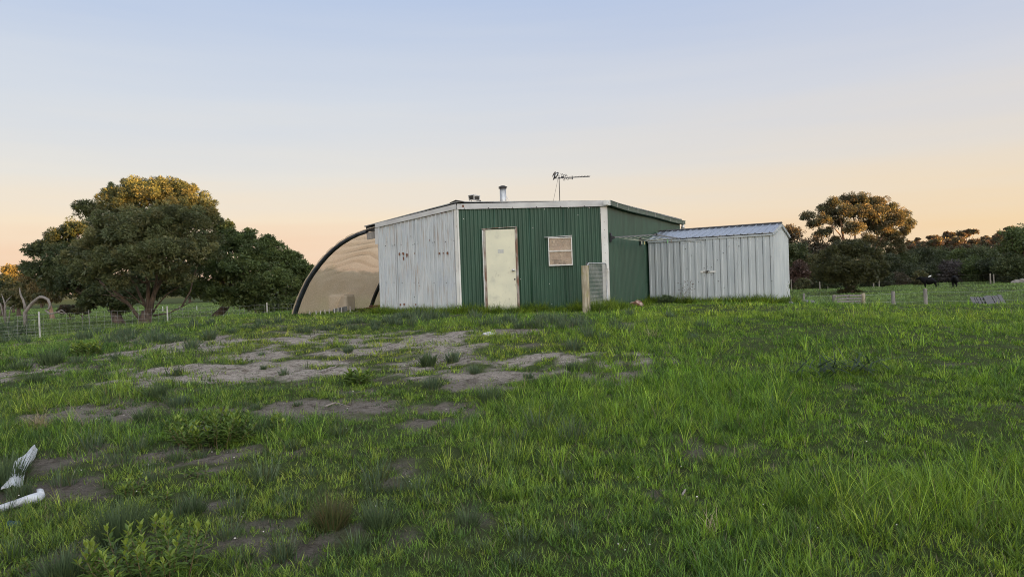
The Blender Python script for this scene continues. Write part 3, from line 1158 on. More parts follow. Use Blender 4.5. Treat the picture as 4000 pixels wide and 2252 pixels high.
# ------------------------------------------------------------------ things fixed on or beside the shed
fl = W(1855, 790, 18.9)
flt = thing("floodlight", "twin-headed floodlight on the roof edge of the big shed, left of the flue", "floodlight", fl)
pc = W(1851, 778, 18.9)
for a_, b_, nm in ((W(1833, 762, 18.53), W(1851, 771, 18.46), 'l'), (W(1851, 771, 18.46), W(1872, 766, 18.54), 'r')):
    ux = flat(b_ - a_).normalized()
    ny = Vector((ux.y, -ux.x, 0))
    if ny.y > 0:
        ny = -ny
    dn = (ny - Z * 0.25).normalized()
    upx = ux.cross(dn).normalized()
    if upx.z < 0:
        upx = -upx
    cc = (a_ + b_) / 2 + Z * -0.03
    mb = MB()
    wd = (b_ - a_).length
    mb.box(cc - dn * 0.05, (wd, 0.10, 0.13), (ux, dn, upx))
    for q_ in (-1, 1):
        mb.box(cc + dn * 0.008 + upx * (0.06 * q_), (wd + .02, 0.02, 0.016), (ux, dn, upx))
        mb.box(cc + dn * 0.008 + ux * (wd / 2 * q_), (0.016, 0.02, 0.13), (ux, dn, upx))
    hd = mb.build("lamp_head", M['alu'], flt)
    mb = MB()
    mb.box(cc + dn * 0.003, (wd - .02, 0.004, 0.10), (ux, dn, upx))
    mb.build("lens", mat("lamp_glass", (0.02, 0.018, 0.016), (0.07, 0.062, 0.052), 0.25, 0, 9, (1, 1, 4)), hd)
mb = MB()
mb.tube([W(1840, 776, 18.8), W(1842, 790, 18.9), W(1850, 797, 18.9)], 0.008, 6)
mb.tube([W(1862, 784, 18.7), W(1865, 795, 18.9)], 0.007, 6)
mb.tube([W(1832, 778, 18.7), W(1836, 786, 18.8), W(1842, 790, 18.9)], 0.005, 6)
mb.bar(W(1832, 794, 18.9), W(1860, 797, 18.9), 0.05, 0.025)
mb.tube([W(1863, 784, 18.6), W(1874, 784, 18.6)], [0.006, 0.006], 6)
mb.tube([W(1873, 784, 18.6), W(1878, 785, 18.6)], [0.010, 0.03], 8)
mb.build("bracket", M['dark_steel'], flt)

ab = W(2187, 795, 19.0)
ant = thing("tv_antenna", "black television antenna on a thin mast above the shed roof", "antenna", ab)
mtop = W(2183.5, 684, 19.0)
mb = MB()
mb.tube([at_z(ab, ab.z - 0.15), mtop], 0.011, 8)
mb.build("mast", M['dark_steel'], ant)
q0, q1 = W(2163, 697, 18.95), W(2303, 690, 19.25)
bd = (q1 - q0).normalized()
mb = MB()
mb.bar(q0, q1, 0.016, 0.016)
mb.box(W(2185, 695, 18.98), (0.06, 0.04, 0.04))
mb.box(W(2197, 692, 19.0), (0.07, 0.04, 0.05))
boom = mb.build("boom", M['black'], ant)
crs = bd.cross(Z).normalized()
L_b = (q1 - q0).length
for i in range(11):
    c_ = q0 + bd * (L_b * (0.56 + 0.43 * i / 10))
    mb = MB()
    mb.tube([c_ - crs * 0.07 + Z * 0.005, c_ + crs * 0.07 + Z * 0.012], 0.005, 6)
    mb.tube([c_ + Z * 0, c_ + Z * 0.035 + bd * -0.008], 0.006, 6)
    mb.build("director", M['black'], ant)


def loop(zx, zy, pts, r=0.006):
    mb_ = MB()
    P = [W(2100 + x / 8.53, 650 + y / 8.53, 19.05 + 0.02 * k) for k, (x, y) in enumerate(pts)]
    mb_.tube(P, r, 6)
    return mb_


for pts in ([(830, 350), (770, 240), (820, 238), (880, 345)], [(850, 285), (905, 285), (930, 345), (880, 345), (850, 285)],
            [(910, 262), (965, 265), (985, 315), (930, 318), (910, 262)], [(930, 320), (990, 320), (1020, 370), (950, 372)],
            [(840, 400), (865, 465), (915, 465), (890, 400)], [(905, 400), (925, 425), (975, 425), (960, 395)],
            [(970, 400), (990, 438), (1030, 435), (1015, 380)]):
    loop(0, 0, pts).build("reflector_loop", M['black'], ant)
mb = MB()
mb.tube([W(2221, 690, 19.1), W(2234, 689, 19.1)], 0.005, 6)
mb.tube([W(2221, 698, 19.1), W(2234, 698, 19.1)], 0.005, 6)
mb.tube([W(2235, 687, 19.1), W(2236, 701, 19.1)], 0.013, 8)
mb.build("balun", M['black'], ant)
mb = MB()
mb.tube([W(2179, 699, 19.0), W(2176, 715, 18.95), W(2160, 792, 18.8)], 0.004, 6)
mb.build("guy_wire", M['dark_steel'], ant)


def bird(px_pts, d, mats, label):
    """body chain from tail to beak given in photo pixels; radii in metres"""
    P = [W(x, y, d) for x, y, r in px_pts]
    root = thing("bird", label, "bird", P[1] - Z * 0.05)
    skin_obj("body", P, [(i, i + 1) for i in range(len(P) - 1)], [r for *_, r in px_pts], mats[0], root, 2)
    return root, P


B1, P1_ = bird([(2160, 704, .006), (2164, 697, .022), (2168, 690, .042), (2174, 683, .05), (2178, 677, .038), (2178, 674, .03), (2181, 674, .010),
                (2184, 674, .004)], 18.95, [M['black_feather']], "black and white bird with its beak to the right, perched on the antenna boom")
mb = MB()
wq = [W(2170, 686, 18.89), W(2174, 680, 18.885), W(2177, 678, 18.89), W(2175, 684, 18.885), W(2171, 690, 18.89)]
mb.tube([W(2169, 690, 18.905), W(2173, 683, 18.895), W(2177, 677, 18.905)], [0.008, 0.024, 0.006], 8)
mb.build("wing_patch", M['white_feather'], B1)
for dx in (-1.5, 1.5):
    mb = MB()
    mb.tube([W(2171 + dx, 690, 18.95), W(2173 + dx, 697, 18.95)], 0.005, 6)
    mb.build("leg", M['black_feather'], B1)
B2, P2_ = bird([(2157, 691, .005), (2161, 684, .018), (2165, 679, .034), (2168, 674, .026), (2170, 671.5, .020), (2171, 671, .006)],
               19.35, [M['grey_feather']], "grey-brown bird perched behind the black and white one on the antenna")
mb = MB()
mb.tube([W(2165, 680, 19.35), W(2166, 690, 19.2), W(2167, 697, 18.97)], 0.006, 6)
mb.build("leg", M['grey_feather'], B2)

# clothes line folded out from the side wall
zc = W(2383, 927, 18.1).z
c1 = RP(2383, 930, K2 + nC * 0.03, nC)
c2 = RP(2500, 945, K2 + nC * 0.03, nC)
c1, c2 = at_z(c1, zc), at_z(c2, zc)
cl = thing("clothesline", "wall-mounted folding clothesline with sagging cords beside the silver shed", "clothesline", at_z(c1, zc - .1))
LEN = 1.22
e1, e2 = c1 + nC * LEN, c2 + nC * (LEN * 0.95)
for c_ in (c1, c2):
    mb = MB()
    vs = []
    for dy in (-0.03, 0.03):
        for o_, z_ in ((0, .13), (.03, .12), (.05, .04), (.13, .025), (.13, -.03), (.05, -.05), (.03, -.11), (0, -.13)):
            vs.append(c_ + uC * dy + nC * o_ + Z * z_)
    n_ = 8
    fs = [tuple(range(n_)), tuple(reversed(range(n_, 2 * n_)))] + [(i, i + n_, (i + 1) % n_ + n_, (i + 1) % n_) for i in range(n_)]
    mb.add(vs, fs)
    mb.build("bracket", M['black'], cl)
for a_, b_ in ((c1 + nC * .10, e1), (c2 + nC * .10, e2)):
    mb = MB()
    mb.bar(a_, b_, 0.020, 0.030)
    mb.build("arm", M['dull_steel'], cl)
mb = MB()
mb.bar(e1 - uC * .08, e2 + uC * .08, 0.035, 0.035)
mb.build("crossbar", M['dull_steel'], cl)
mb = MB()
mb.box(e1, (0.09, 0.07, 0.055), (uC, nC, Z))
mb.build("end_cap", M['black'], cl)
for i in range(8):
    mb = MB()
    t = 0.16 + 0.78 * i / 7
    a_, b_ = c1 + nC * (LEN * t), c2 + nC * (LEN * .95 * t)
    sg = 0.03 + 0.025 * ((i * 37) % 5) / 4
    mb.tube([a_ + (b_ - a_) * (k_ / 8) - Z * (sg * 4 * (k_ / 8) * (1 - k_ / 8)) for k_ in range(9)], 0.0045, 5)
    mb.build("cord", M['line'], cl)
for n_, (px, py, cc, lb) in enumerate([(2507, 947, (0.6, 0.6, 0.45), "pale clothes peg hanging leftmost on the sagging front cord"),
                                       (2518, 949, (0.62, 0.52, 0.22), "yellow clothes peg beside the pale one on the sagging cord"),
                                       (2608, 942, (0.25, 0.55, 0.25), "green clothes peg near the outer end of the clothesline"),
                                       (2622, 942, (0.3, 0.24, 0.2), "brown clothes peg at the outer end, right of the green peg")]):
    p = RP(px, py, c1 + nC * (LEN * (.25 if n_ < 2 else .86)), nC)
    mb = MB()
    mb.bar(p + Z * 0.045 - uC * .006, p - Z * 0.045 - uC * .012, 0.012, 0.02, up=nC)
    mb.bar(p + Z * 0.045 + uC * .006, p - Z * 0.045 + uC * .014, 0.012, 0.02, up=nC)
    tag(mb.build("clothes_peg", mat("peg_colour", cc, None, 0.5)), lb, "clothes peg", "clothes pegs on the clothesline")

# small mesh gate and its post
pb = W(2292, 1222, 16.6)
pz = Hf(pb.x, pb.y)
ptop = W(2284, 1036, 16.65)
mb = MB()
pn = 12
vs, fs = [], []
for i in range(9):
    t = i / 8
    c_ = at_z(pb, pz - .2).lerp(ptop, t)
    for k_ in range(pn):
        a = 2 * math.pi * k_ / pn
        r_ = 0.093 * (1 + 0.10 * math.cos(4 * a) * 0.6) * (1.0 + 0.05 * (float(vnoise(k_ * 1.3, i * .4, 3)) - .5)) * (1 - .05 * t)
        vs.append(c_ + Vector((math.cos(a) * r_, math.sin(a) * r_ * .85, 0)))
for i in range(8):
    for k_ in range(pn):
        a, b = i * pn + k_, i * pn + (k_ + 1) % pn
        fs.append((a, b, b + pn, a + pn))
fs.append(tuple(range(8 * pn, 9 * pn)))
mb.add(vs, fs)
gp_ = tag(mb.build("gate_post", M['post_wood']), "thick weathered wooden post at the left of the small mesh gate", "post")
ga = at_z(pb, 0) + flat(K2 - pb).normalized() * 0.15
gb = at_z(K2, 0) + nB * 0.05 - uB * 0.03
gd = (gb - ga).normalized()
gt = W(2335, 1027, 17.2).z
g0 = Hf(ga.x, ga.y) + 0.10
gate = thing("mesh_gate", "small galvanised gate with wire mesh leaning by the corner of the green wall", "gate", at_z(ga, g0))
gw = (gb - ga).length - .02
mb = MB()
cr = 0.09
fp = [ga + Z * g0, ga + Z * (gt - cr), ga + gd * (cr * .3) + Z * (gt - cr * .3), ga + gd * cr + Z * gt,
      ga + gd * (gw - cr) + Z * gt, ga + gd * (gw - cr * .3) + Z * (gt - cr * .3), ga + gd * gw + Z * (gt - cr), ga + gd * gw + Z * g0, ga + Z * g0]
mb.tube(fp, 0.017, 10)
mb.build("frame", M['steel'], gate, smooth=True)
mb = MB()
for i in range(1, 20):
    p = ga + gd * (gw * i / 20)
    mb.tube([p + Z * g0, p + Z * (gt - .02)], 0.0035, 5)
for i in range(1, 11):
    z_ = g0 + (gt - .03 - g0) * i / 11
    mb.tube([ga + Z * z_, ga + gd * gw + Z * z_], 0.0042, 5)
mb.build("wire_mesh", M['steel'], gate)
mb = MB()
lc = RP(2372, 1050, gb, nB)
mb.box(at_z(gb, lc.z), (0.10, 0.05, 0.035), (uB, nB, Z))
mb.box(at_z(gb, lc.z - .06), (0.14, 0.04, 0.03), (uB, nB, Z))
mb.build("latch", M['steel'], gate)
mb = MB()
mb.tube([ga + Z * (gt - .03) - gd * .02, ga + Z * (gt + .02) - gd * .04, ga + Z * (gt - .05) - gd * .09], 0.012, 6)
mb.build("hinge", M['dark_steel'], gate)

# ------------------------------------------------------------------ silver garden shed
S0, S1 = W(2540, 1200, 21.1), W(3024, 1186, 19.14)
sf = flat(S1 - S0)
SL = sf.length
sf.normalize()
sbk = Vector((-sf.y, sf.x, 0))
nS = -sbk
SD = 2.15
sgz = min(Hf(S0.x, S0.y), Hf(S1.x, S1.y))
ze = W(3011, 908, 19.14).z
zr = W(3040, 876, 20.05).z + .02
gs = thing("garden_shed", "silver steel garden shed with ribbed walls and low gable roof", "shed", at_z(S0, sgz))
S2, S3 = S1 + sbk * SD, S0 + sbk * SD
sz = sgz - 0.6
PROF = [(0.0, 0.0), (0.012, 0.010), (0.060, 0.010), (0.072, 0.0), (0.178, 0.0), (0.180, -0.028), (0.190, -0.028), (0.192, 0.0)]
mb = MB()
sheet(mb, S0, S1, nS, sz, sz, ze - .03, ze - .03, rib_prof(SL, 0.198, PROF))
mb.build("wall", M['zinc'], gs)["label"] = "front wall of silver ribbed sheet"
mb = MB()
ns2 = sf


def gable(mb, A, B, n, prof):
    d = flat(B - A); L_ = d.length; d.normalize()
    vs, fs = [], []
    pr = sorted(set(prof + [(L_ / 2, 0)]))
    for s_, o_ in pr:
        p = flat(A) + d * s_ + n * o_
        zt_ = ze - .03 + (zr - ze) * (1 - abs(s_ - L_ / 2) / (L_ / 2))
        vs += [(p.x, p.y, sz), (p.x, p.y, zt_)]
    for i in range(len(pr) - 1):
        a = 2 * i
        fs.append((a, a + 2, a + 3, a + 1))
    mb.add(vs, fs)


gable(mb, S1, S2, ns2, rib_prof(SD, 0.13, [(0.0, 0), (0.02, .012), (0.05, .012), (0.07, 0)]))
mb.build("wall", M['zinc'], gs)["label"] = "gable end wall facing the paddock"
mb = MB()
gable(mb, S3, S0, -sf, rib_prof(SD, 0.198, PROF))
sheet(mb, S2, S3, sbk, sz, sz, ze - .03, ze - .03, [(0, 0), (SL, 0)])
mb.build("wall", M['zinc'], gs)["label"] = "back walls of the garden shed"
mb = MB()
o1 = 0.05
eF0, eF1 = at_z(S0 + nS * .06 - sf * o1, ze - .01), at_z(S1 + nS * .06 + sf * o1, ze - .01)
rd0, rd1 = at_z(S0 + sbk * SD / 2 - sf * o1, zr), at_z(S1 + sbk * SD / 2 + sf * o1, zr)
eB0, eB1 = at_z(S3 + sbk * .06 - sf * o1, ze - .01), at_z(S2 + sbk * .06 + sf * o1, ze - .01)
slab(mb, [eF0, eF1, rd1, rd0], 0.012)
slab(mb, [rd0, rd1, eB1, eB0], 0.012)
nr = 19
for i in range(nr):
    t = (i + .5) / nr
    for e0_, e1_ in ((eF0, eF1), (eB0, eB1)):
        a_, b_ = e0_.lerp(e1_, t), rd0.lerp(rd1, t)
        sl = (b_ - a_).normalized()
        mb.bar(a_ + Z * .022 - sl * .01, b_ + Z * .022 - sl * .02, 0.034, 0.024)
rf_ = mb.build("roof", M['zinc_roof'], gs)
mb = MB()
mb.bar(rd0 + Z * .045 + nS * .06 - Z * .012, rd1 + Z * .045 + nS * .06 - Z * .012, 0.10, 0.008, up=(Z + nS * .25))
mb.bar(rd0 + Z * .045 - nS * .06 - Z * .012, rd1 + Z * .045 - nS * .06 - Z * .012, 0.10, 0.008, up=(Z - nS * .25))
mb.build("ridge_cap", M['dark_steel'], rf_)
mb = MB()
mb.bar(eF1 - sf * .02 - Z * .03, rd1 - sf * .02 - Z * .03, 0.014, 0.07)
mb.bar(eB1 - sf * .02 - Z * .03, rd1 - sf * .02 - Z * .03, 0.014, 0.07)
for i in range(14):
    for e_ in (eF1, eB1):
        c_ = e_.lerp(rd1, (i + .5) / 14) + sf * .004
        mb.tube([c_ - sf * .03 - Z * .062, c_ + sf * .012 - Z * .062], 0.026, 8)
mb.build("barge_trim", M['zinc'], gs)
mb = MB()
mb.bar(at_z(S0 + nS * .03, ze - .055), at_z(S1 + nS * .03 + sf * .03, ze - .055), 0.03, 0.045)
mb.build("eave_trim", M['zinc'], gs)
mb = MB()
plate(mb, S1 - sf * .05, S1 + sf * .012, nS, 0.012, 0.006, sz, ze - .08, sz, ze - .08)
plate(mb, S1, S1 + sbk * .05, sf, 0.012, 0.006, sz, ze - .06, sz, ze - .05)
mb.build("corner_strip", M['zinc'], gs)


def sS(px, py=1060):
    return (RP(px, py, S0 + nS * .02, nS) - S0).dot(sf)


for a_, b_, tp_ in ((sS(2664), sS(2760), .10), (sS(2762), sS(2886), .06)):
    mb = MB()
    pr = [(s_, o_ + .020) for s_, o_ in rib_prof(b_ - a_, 0.198, PROF)]
    sheet(mb, S0 + sf * a_, S0 + sf * b_, nS, sgz + .05, sgz + .05, ze - tp_, ze - tp_, pr)
    for q0_, q1_ in ((a_, a_ + .02), (b_ - .02, b_)):
        plate(mb, S0 + sf * q0_, S0 + sf * q1_, nS, 0.0, 0.034, sgz + .05, ze - tp_, sgz + .05, ze - tp_)
    plate(mb, S0 + sf * a_, S0 + sf * b_, nS, 0.004, 0.036, ze - tp_ - .022, ze - tp_ + .002, ze - tp_ - .022, ze - tp_ + .002)
    dr = mb.build("door", M['zinc'], gs)
    if tp_ == .10:
        mb = MB()
        plate(mb, S0 + sf * sS(2737), S0 + sf * sS(2762), nS, 0.042, 0.008, zA(0, 0).z * 0 + RP(2750, 1065, S0, nS).z, RP(2750, 1057, S0, nS).z,
              RP(2750, 1065, S0, nS).z, RP(2750, 1057, S0, nS).z)
        mb.build("hasp", M['trim'], dr)
    else:
        mb = MB()
        z1_ = RP(2775, 1061, S0, nS).z
        plate(mb, S0 + sf * sS(2766), S0 + sf * sS(2796), nS, 0.042, 0.008, z1_ - .025, z1_ + .025, z1_ - .02, z1_ + .03)
        mb.build("hasp", M['trim'], dr)
mb = MB()
pl_ = RP(2761, 1061, S0 + nS * .06, nS)
mb.box(pl_, (0.06, 0.03, 0.05), (sf, nS, Z))
mb.tube([pl_ + sf * -.1, pl_ + sf * -.03 + Z * .02, pl_ + sf * .02 + Z * .03, pl_ + sf * .09 + Z * .005], 0.009, 6)
mb.build("padlock", M['dark_steel'], gs)
mb = MB()
rr = random.Random(12)
for zx, zy in [(658, 478), (734, 553), (812, 635), (753, 800), (968, 793), (1062, 783), (1008, 773), (1135, 695), (1209, 605), (1281, 521), (1356, 432),
               (898, 970), (972, 886), (1066, 877), (1222, 1040), (1145, 957), (1405, 515), (1810, 648), (1820, 957), (1140, 415)]:
    c_ = RP(2450 + zx / 3.2229, 800 + zy / 3.2229, S0 + nS * .04, nS)
    mb = MB()
    mb.tube([c_ - nS * .03, c_ + nS * .006], 0.0095, 8)
    mb.build("screw_head", M['screw'], gs)

# ------------------------------------------------------------------ shade-cloth lean-to
HP = [(3.27, .64), (3.16, .92), (3.01, 1.21), (2.84, 1.48), (2.66, 1.74), (2.42, 2.0), (2.16, 2.24), (1.9, 2.45), (1.63, 2.63), (1.33, 2.79), (1.01, 2.92), (.72, 3.01), (.40, 3.08)]
tn = thing("shade_tunnel", "curved lean-to of tan shade cloth on black hoops at the left of the shed", "shade structure",
           at_z(K0 + uA * 3.3, Hf(*(K0 + uA * 3.3).to_2d())))


def hoop(t_, dz=0.0):
    return [flat(K0) + uA * a_ + uC * t_ + Z * (z_ + dz * (1 - a_ / 3.3)) for a_, z_ in HP]


BACK = 3.62
for t_, dz in ((0.0, 0.0), (BACK, 0.12), (BACK * 2, 0.15)):
    P = hoop(t_)
    if t_:
        P = [p + Z * 0.13 * (1 - i / len(P)) for i, p in enumerate(P)]
    P = [P[0] - Z * .45 + uA * .10] + P
    mb = MB()
    mb.tube(P, 0.048, 12)
    mb.tube([p + uC * .085 + uA * .01 for p in P], 0.040, 10)
    mb.build("hoop", M['blackpoly'], tn, smooth=True)
# cloth
NU, NV = 150, 84
ctrl = [(3.30, .50)] + HP + [(0.02, 3.12)]
ca = np.array(ctrl)
cum = np.concatenate([[0], np.cumsum(np.hypot(*np.diff(ca, axis=0).T))])
vs, fs = [], []
for j in range(NV + 1):
    v_ = j / NV
    tt = -0.06 + v_ * (BACK * 2 + .15)
    ph = (tt % BACK) / BACK
    for i in range(NU + 1):
        u_ = i / NU
        s_ = u_ * cum[-1]
        a_, z_ = float(np.interp(s_, cum, ca[:, 0])), float(np.interp(s_, cum, ca[:, 1]))
        sag = math.sin(math.pi * ph) ** 0.8
        env = math.sin(math.pi * min(1, u_ * 1.02)) ** .6 if u_ < .98 else .1
        # the cloth hangs in swags between the hoops
        dip = -0.10 * sag * env
        swag = 4 * (ph - .5) ** 2
        fr_ = (u_ * 11.0 + 1.1 * swag + 0.3 * math.sin(3 * tt) + .8 * float(fbm(u_ * 3, tt * .8, 16, 2))) % 1.0 - .5
        wr = -0.085 * sag ** .5 * env * math.exp(-(fr_ / .13) ** 2) * float(sst(.25, .60, u_))
        wr += 0.035 * (float(fbm(u_ * 9, tt * 1.2, 6, 3)) - .5)
        nx_, nz_ = math.cos(u_ * math.pi / 2), math.sin(u_ * math.pi / 2)
        o_ = dip + wr + 0.07
        p = flat(K0) + uA * (a_ + nx_ * o_) + uC * tt + Z * (z_ + nz_ * o_ + (0.13 * (1 - u_) * min(1, tt / BACK) if tt > 0 else 0))
        vs.append(p)
for j in range(NV):
    for i in range(NU):
        a = j * (NU + 1) + i
        fs.append((a, a + 1, a + NU + 2, a + NU + 1))
mb = MB().add(vs, fs)
mb.build("cloth", M['cloth'], tn, smooth=True)
mb = MB()
for s_ in (2.75, 1.6):
    pass
fa = hoop(0)[0] + Z * -.02
fbk = hoop(BACK)[0] + Z * .15
mb.tube([fa + uC * .05 - uA * .1 - Z * .10, fbk - uA * .1 - Z * .10], 0.02, 6)
mb.build("ground_rail", M['steel'], tn)

# things standing inside the lean-to
r0, r1 = W(1205, 1233, 20.7), W(1400, 1216, 21.8)
rz0, rz1 = Hf(r0.x, r0.y), Hf(r1.x, r1.y)
st = thing("stake_rail", "low metal rail with a row of short upright stakes under the shade cloth", "rail", at_z(r0, rz0))
mb = MB()
mb.bar(r0, r1, 0.03, 0.03)
mb.build("rail", M['steel'], st)
for i, (px, h_) in enumerate([(1211, 18), (1234, 19), (1250, 17), (1268, 20), (1284, 20), (1304, 22), (1319, 22), (1333, 22), (1367, 24)]):
    t = (px - 1205) / 195.0
    p = r0.lerp(r1, t)
    mb = MB()
    hh = h_ / FPX * depth(p)
    mb.bar(at_z(p, Hf(p.x, p.y) - .05), p + Z * hh, 0.022, 0.022, up=(0, 1, 0))
    mb.build("stake", M['steel'], st)
mb = MB()
a_, b_ = r0.lerp(r1, .47), r0.lerp(r1, .76)
plate(mb, a_ + Vector((0, .04, 0)), b_ + Vector((0, .04, 0)), Vector((0, 1, 0)), 0, .012, a_.z - .05, a_.z + .14, b_.z - .05, b_.z + .20)
tag(mb.build("metal_panel", M['concrete']), "grey sheet panel leaning behind the stakes under the shade cloth", "panel")
tb = W(1337, 1232, 22.6)
mb = MB()
mb.box(at_z(tb, Hf(tb.x, tb.y) + .24), (0.78, 0.5, 0.62), (uA, uC, Z))
tbk = tag(mb.build("tub", M['cream_plastic']), "pale rounded plastic tub standing inside the shade-cloth lean-to", "tub")
bv = tbk.modifiers.new("bevel", 'BEVEL'); bv.width = 0.11; bv.segments = 4
bw = W(1463, 1194, 23.0)
mb = MB()
mb.box(bw + Vector((.05, 0, 0)), (0.42, 0.2, 0.05))
mb.box(bw + Vector((-.02, .05, -.14)), (0.5, 0.3, 0.2))
mb.box(bw + Vector((0, .1, -.45)), (0.6, 0.5, 0.5))
tag(mb.build("board_stack", [M['brick']]), "brown boards stacked at the back of the lean-to beside the white wall", "boards")

# ------------------------------------------------------------------ fences


def gpt(px, d):
    """ground point under pixel column px at depth d"""
    p = W(px, 1130, d)
    return Vector((p.x, p.y, Hf(p.x, p.y)))


# wire mesh stock fence on the left
posts = [(-420, 27.0, 1.18), (148, 29.7, None), (650, 34.0, None), (1040, 38.5, None), (1330, 43.0, 1.2)]
tops = {148: W(145, 1217, 29.7).z, 650: W(647, 1195, 34.0).z, 1040: W(1038, 1181, 38.5).z}
mf = thing("mesh_fence", "wire mesh stock fence on slim steel posts in front of the big left tree", "fence", gpt(148, 29.7))
fpts = []
for px, d, h_ in posts:
    p = gpt(px, d)
    zt_ = tops.get(px, p.z + (h_ or 1.2))
    fpts.append((p, zt_))
    mb = MB()
    for a_ in (0, 2.1, 4.2):
        dv = Vector((math.cos(a_), math.sin(a_), 0)) * 0.022
        mb.bar(p - Z * .2 + dv, at_z(p, zt_) + dv, 0.034, 0.012, up=dv.normalized())
    mb.build("steel_post", M['alu'], mf)
mb = MB()
for (p, zp), (q_, zq) in zip(fpts[:-1], fpts[1:]):
    n_ = int(flat(q_ - p).length / 0.30)
    hp, hq = zp - p.z - .08, zq - q_.z - .08
    for i in range(8):
        f_ = [0.03, .13, .23, .34, .46, .60, .78, .97][i]
        pts = []
        for k_ in range(9):
            t = k_ / 8
            x_ = p.lerp(q_, t)
            g_ = Hf(x_.x, x_.y)
            pts.append(at_z(x_, g_ + (hp + (hq - hp) * t) * f_ - .03 * math.sin(math.pi * t) * f_))
        mb.tube(pts, 0.0030, 4, cap=False)
    for k_ in range(n_):
        t = (k_ + .5) / n_
        x_ = p.lerp(q_, t)
        g_ = Hf(x_.x, x_.y)
        hh = (hp + (hq - hp) * t) * .97
        lean = .03 * math.sin(k_ * 1.7)
        mb.tube([at_z(x_, g_), at_z(x_ + Vector((lean, 0, 0)), g_ + hh - .03 * math.sin(math.pi * t))], 0.0030, 4, cap=False)
mb.build("wire_mesh", M['wire'], mf)
# pale stakes in the far field, seen under the big tree
for i, (px, y0, y1, d, lb) in enumerate([(633, 1196, 1232, 66, "pale stake in the far field just left of the middle fence post"),
                                         (766, 1196, 1233, 66, "pale stake in the far field beside the trunk of the dense right bush tree"),
                                         (697, 1192, 1226, 70, "short grey stake in the far field between two pale stakes"),
                                         (536, 1198, 1222, 70, "thin pale stake in the far field left of the big trunk"),
                                         (343, 1210, 1260, 44, "thin grey stake in the left field right of the fallen branch")]):
    p = gpt(px, d)
    mb = MB()
    mb.tube([p - Z * .1, at_z(p, max(p.z + .5, W(px, y0, d).z))], 0.035 if d > 50 else .025, 6)
    tag(mb.build("stake", M['trim'] if i < 2 else M['grey_wood']), lb, "stake", "stakes in the left field")

# near paddock fence, right
pf = thing("paddock_fence", "sparse old wooden posts with thin wires at the edge of the right lawn", "fence", gpt(3490, 33))
pfp = []
for px, ytop, d, r_ in ((3487, 1137, 31, .082), (3613, 1127, 29.5, .078)):
    p = gpt(px, d)
    zt_ = W(px, ytop, d).z
    mb = MB()
    P = [p - Z * .2, at_z(p + Vector((.01, 0, 0)), zt_)]
    vs_ = []
    mb.tube([P[0], P[0].lerp(P[1], .5) + Vector((.015, 0, 0)), P[1]], [r_, r_ * .97, r_ * .95], 9)
    o_ = mb.build("post", M['grey_wood'], pf)
    pfp.append((p, zt_))
p = gpt(3139, 33); zt_ = W(3139, 1145, 33).z
mb = MB(); mb.bar(p - Z * .1, at_z(p, zt_), .07, .07, up=(0, 1, 0)); mb.build("post", M['grey_wood'], pf)
pfp.insert(0, (p, zt_))
p = gpt(4060, 25); pfp.append((p, p.z + 1.1))
mb = MB()
for (p, zp), (q_, zq) in zip(pfp[:-1], pfp[1:]):
    for f_ in (.3, .6, .9):
        mb.tube([at_z(p, p.z + (zp - p.z) * f_), at_z(p.lerp(q_, .5), (p.z + q_.z) / 2 + ((zp - p.z) + (zq - q_.z)) / 2 * f_ - .04), at_z(q_, q_.z + (zq - q_.z) * f_)],
                0.005, 4, cap=False)
mb.build("wire", M['steel'], pf)

# boundary fence before the wood
bf = thing("boundary_fence", "pale wooden posts of the far fence along the foot of the wood", "fence", gpt(3203, 78))
bfp = []
for px, ytop, d, r_ in ((2990, 1092, 79, .09), (3092, 1090, 79, .09), (3203, 1091, 77, .12), (3234, 1096, 80, .10), (3413, 1081, 78, .12), (3435, 1075, 79, .12),
                        (3870, 1067, 77, .14), (3883, 1070, 78, .12), (4080, 1060, 77, .12)):
    p = gpt(px, d)
    zt_ = max(W(px, ytop, d).z, p.z + .9)
    mb = MB()
    mb.tube([p - Z * .2, at_z(p + Vector((-.03, 0, 0)), zt_)], [r_ * .6, r_ * .55], 8)
    mb.build("post", M['post_dim'], bf)
    bfp.append((p, zt_))
mb = MB()
for (p, zp), (q_, zq) in zip(bfp[:-1], bfp[1:]):
    for f_ in (.25, .45, .65, .9):
        mb.tube([at_z(p, p.z + (zp - p.z) * f_), at_z(q_, q_.z + (zq - q_.z) * f_)], 0.006, 4, cap=False)
mb.build("wire", M['dark_steel'], bf)

# low rail pen and the leaning pallet
d_ = 29.5
pl, pr = W(3262, 1181, d_), W(3366, 1177, d_ - .4)
gl_ = Hf(pl.x, pl.y)
pen = thing("timber_rail_pen", "low grey timber rails between two short posts, below the dark bushy tree", "rails", at_z(pl, gl_))
dirp = flat(pr - pl).normalized()
mb = MB(); mb.bar(at_z(pl - dirp * .05, gl_ - .1), W(3258, 1151, d_), .10, .12, up=(0, 1, 0)); mb.build("post", M['grey_wood'], pen)
mb = MB(); mb.bar(at_z(pr + dirp * .06, gl_ - .1), W(3371, 1144, d_ - .4), .12, .13, up=(0, 1, 0)); mb.build("post", M['post_wood'], pen)
for y0, y1, th in ((1156, 1153, .075), (1168, 1164, .075), (1178, 1175, .075)):
    mb = MB()
    a_, b_ = W(3262, y0, d_ - .10), W(3366, y1, d_ - .5)
    m_ = a_.lerp(b_, .5) + Z * .012
    mb.bar(a_, m_, .04, th); mb.bar(m_, b_, .04, th * .95)
    mb.build("rail", M['grey_wood'], pen)
mb = MB(); mb.bar(W(3312, 1178, d_ - .2), W(3312, 1154, d_ - .2), .07, .06, up=(0, 1, 0)); mb.build("middle_post", M['deadwood'], pen)

